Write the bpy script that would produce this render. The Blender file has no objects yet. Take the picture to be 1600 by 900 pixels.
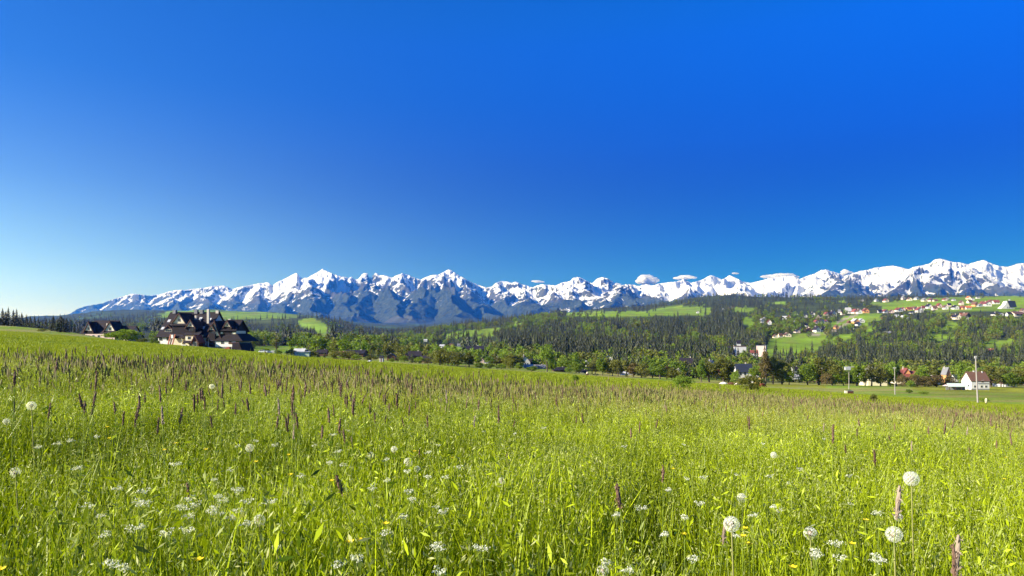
import bpy, bmesh, math, random
import numpy as np
from mathutils import Vector, Matrix, Euler
R = math.radians
sc = bpy.context.scene
COL = sc.collection
rnd = random.Random(7)
rng = np.random.default_rng(7)

# ------------------------------------------------------------------ camera
F = 1066.7                      # focal length in pixels of the 1600 px wide photograph
ZC = 0.9                        # eye height above the grass at the camera
cam_d = bpy.data.cameras.new('camera'); cam = bpy.data.objects.new('camera', cam_d); COL.objects.link(cam)
cam.location = (0, 0, ZC); cam.rotation_euler = (R(90), 0, 0)
cam_d.lens = 24.0; cam_d.sensor_width = 36.0; cam_d.shift_y = 70 / 1600
cam_d.clip_start = 0.05; cam_d.clip_end = 90000
sc.camera = cam
sc.render.resolution_x = 1024; sc.render.resolution_y = 576
sc.view_settings.view_transform = 'Standard'; sc.view_settings.look = 'None'
sc.view_settings.exposure = 1.2; sc.view_settings.gamma = 1.0
sc.cycles.max_bounces = 6; sc.cycles.diffuse_bounces = 3; sc.cycles.transmission_bounces = 3
sc.cycles.transparent_max_bounces = 8; sc.cycles.volume_bounces = 0; sc.cycles.use_denoising = True
sc.cycles.volume_step_rate = 4.0
SKY_SUNSIDE = [(0.0, (1.15, 1.0, .82)), (.04, (.84, .83, .76)), (.10, (.66, .74, .74)), (.19, (.36, .50, .70)), (.32, (.07, .33, .74)), (.7, (.03, .30, .72))]
SKY_DEEP = [(0.0, (.03, .19, .32)), (.08, (.0, .13, .33)), (.165, (0, .10, .40)), (.26, (0, .09, .52)), (.42, (0, .36, 1.2)), (.8, (0, .38, 1.2))]

# ------------------------------------------------------------------ sky and sun
SUN_EL = 27.0
SUN_AZ = Vector((-0.955, -0.30, 0)).normalized()       # the sun stands to the left, a little behind the camera
w = bpy.data.worlds.new('World'); sc.world = w; w.use_nodes = True
nt = w.node_tree; nt.nodes.clear()
out = nt.nodes.new('ShaderNodeOutputWorld'); bg = nt.nodes.new('ShaderNodeBackground')
sky = nt.nodes.new('ShaderNodeTexSky'); sky.sky_type = 'NISHITA'; sky.sun_disc = False
sky.sun_elevation = R(SUN_EL)
sky.sun_rotation = math.atan2(SUN_AZ.x, SUN_AZ.y)
sky.altitude = 900; sky.air_density = 1.0; sky.dust_density = 0.35; sky.ozone_density = 3.0
bg.inputs['Strength'].default_value = 0.10
# the sky as through a polarising filter: pale towards the sun's side and the horizon, deep blue away from it
geo = nt.nodes.new('ShaderNodeTexCoord'); nrm = nt.nodes.new('ShaderNodeVectorMath'); nrm.operation = 'NORMALIZE'
nt.links.new(geo.outputs['Generated'], nrm.inputs[0])
sep = nt.nodes.new('ShaderNodeSeparateXYZ'); nt.links.new(nrm.outputs[0], sep.inputs[0])
dot = nt.nodes.new('ShaderNodeVectorMath'); dot.operation = 'DOT_PRODUCT'; nt.links.new(nrm.outputs[0], dot.inputs[0])
dot.inputs[1].default_value = (SUN_AZ.x * math.cos(R(SUN_EL)), SUN_AZ.y * math.cos(R(SUN_EL)), math.sin(R(SUN_EL)))
def wramp(fac, stops):
    x = nt.nodes.new('ShaderNodeValToRGB'); nt.links.new(fac, x.inputs[0]); e = x.color_ramp.elements
    x.color_ramp.interpolation = 'B_SPLINE'
    while len(e) < len(stops): e.new(0.5)
    for i, (p, c) in enumerate(stops): e[i].position = p; e[i].color = (*c, 1)
    return x.outputs[0]
rl = wramp(sep.outputs['Z'], SKY_SUNSIDE); rr_ = wramp(sep.outputs['Z'], SKY_DEEP)
mp = nt.nodes.new('ShaderNodeMapRange'); mp.interpolation_type = 'LINEAR'; nt.links.new(dot.outputs['Value'], mp.inputs[0])
mp.inputs[1].default_value = 0.42; mp.inputs[2].default_value = -0.50; mp.inputs[3].default_value = 0; mp.inputs[4].default_value = 1
fr = wramp(mp.outputs[0], [(0.0, (0, 0, 0)), (0.5, (.86, .86, .86)), (1.0, (1, 1, 1))])
mxs = nt.nodes.new('ShaderNodeMix'); mxs.data_type = 'RGBA'; nt.links.new(fr, mxs.inputs[0]); nt.links.new(rl, mxs.inputs[6]); nt.links.new(rr_, mxs.inputs[7])
mul = nt.nodes.new('ShaderNodeMix'); mul.data_type = 'RGBA'; mul.blend_type = 'MULTIPLY'; mul.inputs[0].default_value = 1
nt.links.new(sky.outputs[0], mul.inputs[6]); nt.links.new(mxs.outputs[2], mul.inputs[7])
nt.links.new(mul.outputs[2], bg.inputs[0]); nt.links.new(bg.outputs[0], out.inputs[0])
sl = bpy.data.lights.new('sun', 'SUN'); sun = bpy.data.objects.new('sun', sl); COL.objects.link(sun)
sl.energy = 5.0; sl.angle = R(0.5); sl.color = (1.0, 0.94, 0.84)
sdir = Vector((SUN_AZ.x * math.cos(R(SUN_EL)), SUN_AZ.y * math.cos(R(SUN_EL)), math.sin(R(SUN_EL))))
sun.rotation_euler = sdir.to_track_quat('Z', 'Y').to_euler()

# ------------------------------------------------------------------ helpers
def tag(o, label=None, cat=None, group=None, kind=None):
    if label: o['label'] = label
    if cat: o['category'] = cat
    if group: o['group'] = group
    if kind: o['kind'] = kind
    return o

def obj(name, me, parent=None, mats=None, loc=None):
    o = bpy.data.objects.new(name, me); COL.objects.link(o)
    if mats:
        for m in (mats if isinstance(mats, (list, tuple)) else [mats]): me.materials.append(m)
    if parent is not None: o.parent = parent
    if loc is not None: o.location = loc
    return o

def empty(name, loc, rz=0, scale=1.0):
    o = bpy.data.objects.new(name, None); COL.objects.link(o); o.location = loc; o.rotation_euler = (0, 0, rz)
    o.scale = (scale,) * 3 if not isinstance(scale, (tuple, list)) else scale
    o.empty_display_size = 0.2
    return o

def mesh_np(name, v, f, smooth=False, fmat=None):
    """mesh from an (n,3) array and an (m,3) or (m,4) face array"""
    v = np.asarray(v, np.float32); f = np.asarray(f, np.int32); k = f.shape[1]
    me = bpy.data.meshes.new(name)
    me.vertices.add(len(v)); me.vertices.foreach_set('co', v.ravel())
    me.loops.add(f.size); me.loops.foreach_set('vertex_index', f.ravel())
    me.polygons.add(len(f)); me.polygons.foreach_set('loop_start', np.arange(0, f.size, k, dtype=np.int32))
    me.polygons.foreach_set('loop_total', np.full(len(f), k, np.int32))
    if fmat is not None: me.polygons.foreach_set('material_index', np.asarray(fmat, np.int32))
    me.polygons.foreach_set('use_smooth', np.full(len(f), smooth, bool))
    me.update(calc_edges=True); me.validate()
    return me

def point_attr(me, name, arr, kind='FLOAT_COLOR'):
    arr = np.asarray(arr, np.float32)
    a = me.attributes.new(name, kind, 'POINT')
    if kind == 'FLOAT_COLOR':
        if arr.shape[1] == 3: arr = np.concatenate([arr, np.ones((len(arr), 1), np.float32)], 1)
        a.data.foreach_set('color', arr.ravel())
    elif kind == 'FLOAT': a.data.foreach_set('value', arr.ravel())
    elif kind == 'FLOAT_VECTOR': a.data.foreach_set('vector', arr.ravel())
    elif kind == 'INT': a.data.foreach_set('value', arr.astype(np.int32).ravel())

class N:
    """small node helper"""
    def __init__(s, name, rough=0.85, spec=0.3):
        s.m = bpy.data.materials.new(name); s.m.use_nodes = True; s.t = s.m.node_tree
        s.b = s.t.nodes['Principled BSDF']; s.out = s.t.nodes['Material Output']
        s.b.inputs['Roughness'].default_value = rough; s.b.inputs['Specular IOR Level'].default_value = spec
    def n(s, typ, **kw):
        x = s.t.nodes.new(typ)
        for k, v in kw.items(): setattr(x, k, v)
        return x
    def l(s, a, b): s.t.links.new(a, b)
    def math(s, op, a, b=None, c=None, clamp=False):
        x = s.n('ShaderNodeMath', operation=op, use_clamp=clamp)
        for i, q in enumerate((a, b, c)):
            if q is None: continue
            if isinstance(q, (int, float)): x.inputs[i].default_value = q
            else: s.l(q, x.inputs[i])
        return x.outputs[0]
    def noise(s, scale, detail=4, rough=0.55, coord=None, dim='3D', dist=0.0):
        x = s.n('ShaderNodeTexNoise'); x.inputs['Scale'].default_value = scale
        x.inputs['Detail'].default_value = detail; x.inputs['Roughness'].default_value = rough
        x.inputs['Distortion'].default_value = dist
        if coord is not None: s.l(coord, x.inputs['Vector'])
        return x.outputs['Fac']
    def ramp(s, fac, stops):
        x = s.n('ShaderNodeValToRGB'); s.l(fac, x.inputs[0]); e = x.color_ramp.elements
        while len(e) < len(stops): e.new(0.5)
        for i, (p, c) in enumerate(stops):
            e[i].position = p; e[i].color = (c, c, c, 1) if isinstance(c, (int, float)) else (*c, 1)
        return x.outputs[0]
    def mix(s, fac, a, b, mode='MIX'):
        x = s.n('ShaderNodeMix', data_type='RGBA', blend_type=mode)
        for i, q in ((0, fac), (6, a), (7, b)):
            if isinstance(q, (int, float)): x.inputs[i].default_value = q
            elif isinstance(q, tuple): x.inputs[i].default_value = (*q, 1)
            else: s.l(q, x.inputs[i])
        return x.outputs[2]
    def pos(s): return s.n('ShaderNodeNewGeometry').outputs['Position']
    def objc(s): return s.n('ShaderNodeTexCoord').outputs['Object']
    def attr(s, name): return s.n('ShaderNodeAttribute', attribute_name=name)
    def bump(s, h, strength=0.3, dist=0.05):
        x = s.n('ShaderNodeBump'); x.inputs['Strength'].default_value = strength; x.inputs['Distance'].default_value = dist
        s.l(h, x.inputs['Height']); s.l(x.outputs[0], s.b.inputs['Normal'])
    def col(s, c):
        if isinstance(c, tuple): s.b.inputs['Base Color'].default_value = (*c, 1)
        else: s.l(c, s.b.inputs['Base Color'])
        return s.m

def plain(name, c, rough=0.8, var=0.25, scale=2.0, spec=0.3, bump=0.0):
    """a painted, plastered or wooden surface: base colour with uneven wear"""
    s = N(name, rough, spec); o = s.objc()
    f = s.ramp(s.noise(scale, 5, 0.6, o), [(0.3, 1.0 - var), (0.7, 1.0 + var * 0.4)])
    rr = s.n('ShaderNodeObjectInfo').outputs['Random']
    k = s.math('MULTIPLY_ADD', rr, var * 0.5, 1.0 - var * 0.25)
    m = s.mix(1.0, c, f, 'MULTIPLY'); m = s.mix(1.0, m, k, 'MULTIPLY')
    if bump: s.bump(s.noise(scale * 6, 4, 0.6, o), bump, 0.05)
    return s.col(m)

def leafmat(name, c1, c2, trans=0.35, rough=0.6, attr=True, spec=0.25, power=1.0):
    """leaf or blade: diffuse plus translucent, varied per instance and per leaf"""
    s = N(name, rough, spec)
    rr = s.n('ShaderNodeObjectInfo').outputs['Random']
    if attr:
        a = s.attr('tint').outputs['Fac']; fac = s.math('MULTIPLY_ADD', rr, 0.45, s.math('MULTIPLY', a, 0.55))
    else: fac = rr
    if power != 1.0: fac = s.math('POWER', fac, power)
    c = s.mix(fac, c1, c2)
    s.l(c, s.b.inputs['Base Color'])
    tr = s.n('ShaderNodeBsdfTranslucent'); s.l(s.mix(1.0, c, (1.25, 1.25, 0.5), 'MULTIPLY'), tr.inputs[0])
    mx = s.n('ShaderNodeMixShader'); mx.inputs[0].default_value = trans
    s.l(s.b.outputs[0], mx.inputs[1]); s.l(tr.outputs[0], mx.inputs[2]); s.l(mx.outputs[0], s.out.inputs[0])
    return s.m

def scatter(name, P, rot, scl, idx, protos, label=None, kind='stuff', group=None, cat=None):
    """one object whose geometry nodes put copies of the prototypes on the points"""
    me = bpy.data.meshes.new(name); P = np.asarray(P, np.float32)
    me.vertices.add(len(P)); me.vertices.foreach_set('co', P.ravel())
    point_attr(me, 'rot', rot, 'FLOAT_VECTOR'); point_attr(me, 'scl', scl, 'FLOAT_VECTOR'); point_attr(me, 'pick', idx, 'INT')
    o = obj(name, me)
    pc = bpy.data.collections.new(name + '_kinds')
    for i, p in enumerate(protos): pc.objects.link(p)
    ng = bpy.data.node_groups.new(name, 'GeometryNodeTree')
    ng.interface.new_socket('Geometry', in_out='INPUT', socket_type='NodeSocketGeometry')
    ng.interface.new_socket('Geometry', in_out='OUTPUT', socket_type='NodeSocketGeometry')
    gi = ng.nodes.new('NodeGroupInput'); go = ng.nodes.new('NodeGroupOutput')
    ci = ng.nodes.new('GeometryNodeCollectionInfo'); ci.inputs['Collection'].default_value = pc
    ci.inputs['Separate Children'].default_value = True; ci.inputs['Reset Children'].default_value = True
    ip = ng.nodes.new('GeometryNodeInstanceOnPoints'); ip.inputs['Pick Instance'].default_value = True
    def na(nm, dt):
        x = ng.nodes.new('GeometryNodeInputNamedAttribute'); x.data_type = dt; x.inputs['Name'].default_value = nm
        return x.outputs['Attribute']
    e2r = ng.nodes.new('FunctionNodeEulerToRotation')
    L = ng.links.new
    L(na('rot', 'FLOAT_VECTOR'), e2r.inputs[0]); L(e2r.outputs[0], ip.inputs['Rotation'])
    L(na('scl', 'FLOAT_VECTOR'), ip.inputs['Scale']); L(na('pick', 'INT'), ip.inputs['Instance Index'])
    L(gi.outputs[0], ip.inputs['Points']); L(ci.outputs[0], ip.inputs['Instance'])
    L(ip.outputs[0], go.inputs[0])
    md = o.modifiers.new('scatter', 'NODES'); md.node_group = ng
    tag(o, label, cat, group, kind)
    return o

def proto(name, me, mats):
    for m in (mats if isinstance(mats, (list, tuple)) else [mats]): me.materials.append(m)
    return bpy.data.objects.new(name, me)

# ---- value noise on numpy arrays
_P = rng.permutation(1024).astype(np.int64); _G = rng.uniform(0, 2 * np.pi, 1024)
def perlin(x, y):
    xi = np.floor(x).astype(np.int64); yi = np.floor(y).astype(np.int64); xf = x - xi; yf = y - yi
    def g(ix, iy, dx, dy):
        a = _G[_P[(_P[ix & 1023] + iy) & 1023]]
        return np.cos(a) * dx + np.sin(a) * dy
    u = xf * xf * xf * (xf * (xf * 6 - 15) + 10); v = yf * yf * yf * (yf * (yf * 6 - 15) + 10)
    a = g(xi, yi, xf, yf); b = g(xi + 1, yi, xf - 1, yf); c = g(xi, yi + 1, xf, yf - 1); d = g(xi + 1, yi + 1, xf - 1, yf - 1)
    return ((a + u * (b - a)) + v * ((c + u * (d - c)) - (a + u * (b - a)))) * 1.5
def fbm(x, y, o=5, g=0.5):
    s = 0; a = 1.0
    for i in range(o): s = s + a * perlin(x + 17.3 * i, y - 9.1 * i); x = x * 2.03; y = y * 2.03; a *= g
    return s
def ridged(x, y, o=6, g=0.5):
    s = 0; a = 1.0; w_ = 1.0
    for i in range(o):
        n = 1 - np.abs(perlin(x + 31.7 * i, y + 5.3 * i)); n = n * n * w_
        s = s + a * n; w_ = np.clip(n * 1.6, 0, 1); x = x * 2.1; y = y * 2.1; a *= g
    return s
def sstep(a, b, x):
    t = np.clip((x - a) / (b - a), 0, 1); return t * t * (3 - 2 * t)
def inpoly(px, py, poly):
    r = np.zeros(np.shape(px), bool); n = len(poly)
    for i in range(n):
        x1, y1 = poly[i]; x2, y2 = poly[(i + 1) % n]
        c = ((y1 > py) != (y2 > py)) & (px < (x2 - x1) * (py - y1) / ((y2 - y1) or 1e-9) + x1)
        r ^= c
    return r

# ------------------------------------------------------------------ the lie of the land: ground height as a function of place
TC = np.arange(0, 1601, 100)
TAB = {
 200: [515,523,533,543,551,562,568,574.5,580.5,587,595,602,606.5,613,619,624,629],
 300: [510,519,534,543,550.5,561,566,573,579.5,586,593,598.5,604,608,612,615,617],
 400: [509,518,534,543.5,550,557,563.5,571,578,584,591,597,601,603,605,606,607],
 600: [512,519,533,543,546.5,551,556,562,568,573,580,586,592,595,596,597,597],
 800: [515,520,527,536,542,544,548,553,560,562,566,572,578,582,583,584,583],
 1100:[517,519,523,530,536,538,542,545,550,546,545,549,553,555,555,555,553],
 1400:[518,518,520,526,532,534,538,537,538,532,530,531,533,533,530,529,528],
 1700:[517,516,517,523,529,530,532,528,524,516,512,512,512,511,508,504,500],
 2000:[516,514,515,520,526,527,528,519,510,501,498,498,498,497,493,488,483],
 2400:[514,512,513,515,515,508,525,512,503,492,491,490,487,484,480,474,470],
 3000:[512,509,507,507,500,500,524,514,503,491,487,484,476,473,470,467,466],
 3600:[508,505,500,496,493,505,522,514,504,491,484,470,468,467,466,465,464],
 4500:[503,500,495,489,490,498,518,513,504,490,481,465,466,467,465,464,464],
 6000:[500,493,486,486,490,497,513,510,503,489,480,470,470,470,468,467,467],
 8000:[499,496,492,490,494,500,508,507,501,490,484,476,474,473,471,470,470],
 10500:[505,503,501,499,500,503,507,506,503,496,491,485,483,482,481,481,481],
}
def plane_z(X, Y): return -0.072 * X - 0.047 * Y
def plane_py(px, D): return 520 - F * (plane_z((px - 800) / F * D, D) - ZC) / D
RD = np.array([110] + sorted(TAB)); TG = np.array([list(plane_py(TC, 110) + np.array([0,0,0,0,2,5,4,3.5,2.5,1.5,1,0,0,0,0,0,0]))] + [TAB[k] for k in sorted(TAB)], float)
LRD = np.log(RD)
def _cr(t):
    return (-.5 * t + t * t - .5 * t ** 3, 1 - 2.5 * t * t + 1.5 * t ** 3, .5 * t + 2 * t * t - 1.5 * t ** 3, -.5 * t * t + .5 * t ** 3)
_fine_l = np.linspace(LRD[0], LRD[-1], 600)
def _build():
    # along distance: monotone-ish cubic on uneven knots (finite-difference Hermite)
    m = np.gradient(TG, LRD, axis=0)
    i = np.clip(np.searchsorted(LRD, _fine_l, side='right') - 1, 0, len(LRD) - 2)
    h = (LRD[i + 1] - LRD[i])[:, None]; t = ((_fine_l - LRD[i])[:, None]) / h
    h00 = 2 * t ** 3 - 3 * t * t + 1; h10 = t ** 3 - 2 * t * t + t; h01 = 1 - h00; h11 = t ** 3 - t * t
    return h00 * TG[i] + h10 * h * m[i] + h01 * TG[i + 1] + h11 * h * m[i + 1]
TF = _build()
def table_py(px, D):
    q = np.clip((np.log(np.maximum(D, 1)) - _fine_l[0]) / (_fine_l[-1] - _fine_l[0]) * 599, 0, 598.999)
    qi = q.astype(int); qf = q - qi
    c = np.clip(px / 100.0, 0, 15.999); ci = c.astype(int); cf = c - ci
    ws = _cr(cf); s = 0
    for k in range(4):
        j = np.clip(ci - 1 + k, 0, 16)
        s = s + ws[k] * (TF[qi, j] * (1 - qf) + TF[qi + 1, j] * qf)
    return s
def ground_z(X, Y):
    X = np.asarray(X, float); Y = np.asarray(Y, float)
    Rr = np.hypot(X, Y); D = np.maximum(Y, 0.45 * Rr); D = np.maximum(D, 0.01)
    px = 800 + F * X / D
    pz = plane_z(np.clip(X, -160, 160), np.clip(Y, -80, 200))
    tz = ZC + (520 - table_py(px, D)) / F * D
    k = sstep(42, 110, D); z = pz * (1 - k) + tz * k
    z = z + perlin(X / 9.0, Y / 9.0) * 0.05 * sstep(3, 12, Rr)
    z = z + fbm(X / 60.0, Y / 60.0, 3) * 0.13 * sstep(30, 200, Rr)
    a = sstep(500, 2500, D)
    z = z + fbm(X / 420.0, Y / 420.0, 5) * (9.0 * a + 12 * sstep(2500, 6000, D))
    return z
def gpy(px, D):
    """photograph row at which the ground at this azimuth and distance lies"""
    X = (px - 800) / F * D
    return 520 - F * (ground_z(X, D) - ZC) / D
def dist_at(px, py, dmin=60, dmax=7000):
    Ds = np.exp(np.linspace(math.log(dmin), math.log(dmax), 900)); g = gpy(np.full(900, float(px)), Ds)
    i = np.nonzero(g <= py)[0]
    return float(Ds[i[0]]) if len(i) else float(Ds[int(np.argmin(g))])
def spot(px, D, dz=0.0):
    X = (px - 800) / F * D
    return Vector((X, D, float(ground_z(X, D)) + dz))
EDGE_X = [-400, 0, 300, 500, 700, 900, 1100, 1400, 1600, 2000]; EDGE_D = [10, 10, 13, 14, 13.5, 16, 23, 22, 17, 15]
def tall_edge(px): return np.interp(px, EDGE_X, EDGE_D)      # where the unmown meadow ends
# ------------------------------------------------------------------ ground sheet
MEADOWS = [   # open grassland on the wooded hills, outlined by azimuth and row
 [(1193,556),(1196,538),(1212,526),(1250,521),(1292,518),(1292,538),(1262,552),(1250,562)],
 [(1295,506),(1322,494),(1345,488),(1378,491),(1376,500),(1330,508),(1300,514)],
 [(1376,474),(1440,466),(1620,461),(1620,488),(1520,486),(1440,484),(1380,486)],
 [(1358,478),(1364,472),(1384,472),(1380,478)],
 [(862,490),(930,486),(1000,486),(1060,478),(1112,481),(1110,492),(1040,494),(960,496),(890,494)],
 [(1142,488),(1150,480),(1180,481),(1176,488)],[(1056,537),(1064,527),(1094,529),(1090,537)],
 [(1534,548),(1540,531),(1584,529),(1586,546)],[(1452,532),(1458,521),(1496,521),(1494,531)],[(1470,512),(1484,502),(1500,503),(1494,512)],
 [(1160,508),(1164,495),(1178,497),(1176,510)],[(1205,474),(1222,470),(1230,474),(1212,476)],
 [(686,529),(700,520),(760,513),(786,511),(770,520),(740,524),(712,528)],[(730,532),(760,521),(782,520),(768,528)],[(770,514),(800,505),(818,498),(812,508)],
 [(390,552),(400,540),(476,541),(482,552)],[(600,551),(612,541),(742,543),(760,556),(660,556)],
 [(236,495),(262,487),(300,484),(400,486),(452,490),(478,496),(420,499),(330,499)],
 [(466,508),(474,498),(492,497),(506,505),(517,518),(519,527),(502,527),(490,517)],
 [(1166,562),(1176,545),(1196,548),(1192,566)],[(1300,472),(1316,468),(1325,474)],
 [(1290,541),(1300,527),(1330,520),(1336,527),(1310,540)],[(1350,500),(1360,510),(1372,516),(1352,520)],
]
TRACKS = [[(1308,502),(1340,490),(1342,492),(1310,505)],[(1258,523),(1292,519),(1292,522),(1262,525)],[(1300,516),(1330,500),(1332,502),(1304,518)]]
SANDY = [[(1000,553),(1012,540),(1036,533),(1040,541),(1018,548)],[(962,556),(972,543),(985,541),(982,550)]]
def in_meadow(px, py):
    m = np.zeros(np.shape(px), bool)
    for p in MEADOWS: m |= inpoly(px, py, p)
    return m
def in_any(px, py, L):
    m = np.zeros(np.shape(px), bool)
    for p in L: m |= inpoly(px, py, p)
    return m
an = np.concatenate([np.arange(-180, -50, 3.0), np.arange(-50, 50, 0.13), np.arange(50, 180, 3.0)])
ri = np.concatenate([[0.25], np.exp(np.linspace(math.log(0.6), math.log(10800), 300))])
A, RR = np.meshgrid(np.radians(an), ri); 
GX = RR * np.sin(A); GY = RR * np.cos(A); GZ = ground_z(GX, GY)
nr, nc = GX.shape
idx = np.arange(nr * nc).reshape(nr, nc); jn = np.roll(idx, -1, axis=1)
faces = np.stack([idx[:-1].ravel(), jn[:-1].ravel(), jn[1:].ravel(), idx[1:].ravel()], 1)
gv = np.stack([GX.ravel(), GY.ravel(), GZ.ravel()], 1)
gme = mesh_np('ground', gv, faces, smooth=True)
X, Y, Z = gv.T; Dp = np.maximum(Y, 0.45 * np.hypot(X, Y)); px = 800 + F * X / np.maximum(Dp, .01); py = 520 - F * (Z - ZC) / np.maximum(Dp, .01)
jit = fbm(px / 16.0, py / 4.0, 3) * 1.6
mead = in_meadow(px + jit * 3, py + jit * .6)
n1 = fbm(X / 30, Y / 30, 4); n2 = fbm(X / 220 + 5, Y / 220, 4)
c_grass = np.array([0.17, 0.205, 0.022]); c_lush = np.array([0.135, 0.215, 0.014]); c_dry = np.array([0.235, 0.200, 0.065])
c_forest = np.array([0.035, 0.045, 0.018]); c_under = np.array([0.075, 0.095, 0.022])
t = np.clip(n1 * 0.7 + 0.45, 0, 1)[:, None]
near = c_lush * (1 - t) + c_grass * t
strip = np.clip(fbm(px / 260 + py / 40, py / 5.0, 3) * 1.3 + 0.35, 0, 1)[:, None]          # mown strips across the slope
past = near * (1 - strip * 0.75) + c_dry * strip * 0.75
k1 = sstep(60, 110, Dp)[:, None]; cov = near * (1 - k1) + past * 1.35 * k1
wood = (Dp > 640) & ~mead
kf = sstep(520, 720, Dp)[:, None]
fcol = c_forest * (1 - np.clip(n2 * .6 + .3, 0, 1)[:, None]) + c_under * np.clip(n2 * .6 + .3, 0, 1)[:, None]
n3 = fbm(px / 22 + py / 9, py / 3.0, 4); c_bright = (c_lush * 1.3 * (1.0 + 0.3 * n2[:, None])) * (1 - np.clip(n3 * .8, 0, .45)[:, None]) + np.array([.20, .19, .05]) * np.clip(n3 * .8, 0, .45)[:, None]
cov = np.where(mead[:, None], c_bright, cov * (1 - kf) + fcol * kf)
cov = np.where(in_any(px, py, TRACKS)[:, None], np.array([0.33, 0.28, 0.2]), cov)
cov = np.where(in_any(px + jit * 3, py + jit, SANDY)[:, None] & (Dp > 400)[:, None] & (Dp < 1500)[:, None], np.array([0.32, 0.24, 0.15]), cov)
yel = (Dp > 330) & (Dp < 430) & (((px > 1425) & (px < 1620)) | ((px > 1180) & (px < 1290)))
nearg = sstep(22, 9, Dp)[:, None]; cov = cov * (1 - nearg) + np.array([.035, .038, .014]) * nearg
cov = np.where(yel[:, None], np.array([0.24, 0.25, 0.02]) * .8 + c_grass * .2, cov)
# far hills: mixed woods and pale clearings
far = (Dp > 3800) & ~mead
fn = fbm(X / 600, Y / 450, 5)
fc = np.clip(fn * 2.5 - 0.5, 0, 1)[:, None]
cov = np.where(far[:, None], fcol * 0.9 * (1 - fc) + np.array([0.07, 0.12, 0.03]) * fc, cov)
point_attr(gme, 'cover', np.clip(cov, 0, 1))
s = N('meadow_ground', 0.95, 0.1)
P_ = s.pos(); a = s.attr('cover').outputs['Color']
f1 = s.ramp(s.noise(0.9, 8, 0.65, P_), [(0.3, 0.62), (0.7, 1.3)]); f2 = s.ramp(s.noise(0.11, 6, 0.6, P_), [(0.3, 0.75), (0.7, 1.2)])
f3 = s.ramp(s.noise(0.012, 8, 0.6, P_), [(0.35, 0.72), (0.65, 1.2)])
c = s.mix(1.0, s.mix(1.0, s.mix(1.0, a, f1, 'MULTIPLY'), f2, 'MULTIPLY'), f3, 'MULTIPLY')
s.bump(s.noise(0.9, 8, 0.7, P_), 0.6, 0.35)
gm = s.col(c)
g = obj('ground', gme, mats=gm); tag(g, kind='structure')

# ------------------------------------------------------------------ mountain range
SKY = [(-900,520),(-300,515),(0,512),(60,500),(90,497),(100,493),(110,490),(120,483),(135,478),(160,474),(175,468),(200,461),(205,459),(220,460),(232,462),(250,460),(265,455),(275,453),(290,453),(305,451),(318,450),(333,447),(347,446),(355,448),(363,452),(375,448),(390,446),(402,443),(411,442),(419,441),(425,446),(435,440),(446,435),(463,426),(468,432),(472,435),(480,434),(487,430),(500,423),(504,420),(512,424),(520,428),(530,431),(540,433),(545,435),(549,432),(553,436),(560,436),(566,428),(574,426),(576,433),(580,434),(587,426),(593,430),(602,430),(612,434),(620,430),(628,427),(640,430),(645,433),(657,437),(665,433),(674,430),(685,429),(695,424),(700,421),(707,423),(715,429),(724,434),(735,440),(742,443),(750,446),(760,449),(768,448),(775,442),(783,439),(792,440),(800,442),(806,440),(815,444),(820,445),(832,449),(845,444),(855,445),(868,446),(880,441),(888,440),(893,437),(905,433),(912,437),(920,440),(925,443),(932,436),(940,433),(950,435),(960,442),(970,446),(980,444),(990,445),(998,447),(1010,444),(1020,446),(1030,443),(1045,441),(1057,440),(1067,436),(1080,442),(1095,438),(1110,430),(1118,432),(1128,437),(1140,430),(1150,434),(1160,440),(1172,442),(1182,440),(1190,438),(1205,434),(1222,432),(1240,431),(1250,436),(1258,432),(1272,428),(1283,422),(1290,421),(1300,424),(1310,427),(1320,431),(1330,428),(1345,423),(1355,422),(1368,418),(1378,417),(1395,415),(1410,418),(1420,421),(1427,417),(1440,415),(1452,412),(1460,406),(1467,404),(1477,406),(1487,409),(1500,410),(1512,413),(1525,409),(1537,406),(1550,412),(1563,416),(1575,417),(1590,412),(1600,411),(1650,420),(1700,410),(1800,430),(2000,450),(2300,480),(2800,510)]
skx = np.array([q[0] for q in SKY], float); sky_ = np.array([q[1] for q in SKY], float)
RIDGE_X = [-900, 100, 300, 420, 470, 504, 560, 700, 780, 905, 960, 1110, 1200, 1290, 1380, 1467, 1520, 1600, 2000, 2800]
RIDGE_D = [19000,18500,17000,16000,15500,14500,16500,17500,17800,15000,17000,17500,17500,16500,16500,14300,15000,17500,17500,18000]
segs = []
def pw(px_, py_, D): return np.array([(px_ - 800) / F * D, D, ZC + (520 - py_) / F * D])
def line(pts):
    q = [pw(*p) for p in pts]
    for a_, b_ in zip(q[:-1], q[1:]): segs.append((a_, b_))
main = [(x_, y_, float(np.interp(x_, RIDGE_X, RIDGE_D)) + 260 * math.sin(x_ * .13)) for x_, y_ in SKY]
line(main)
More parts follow.
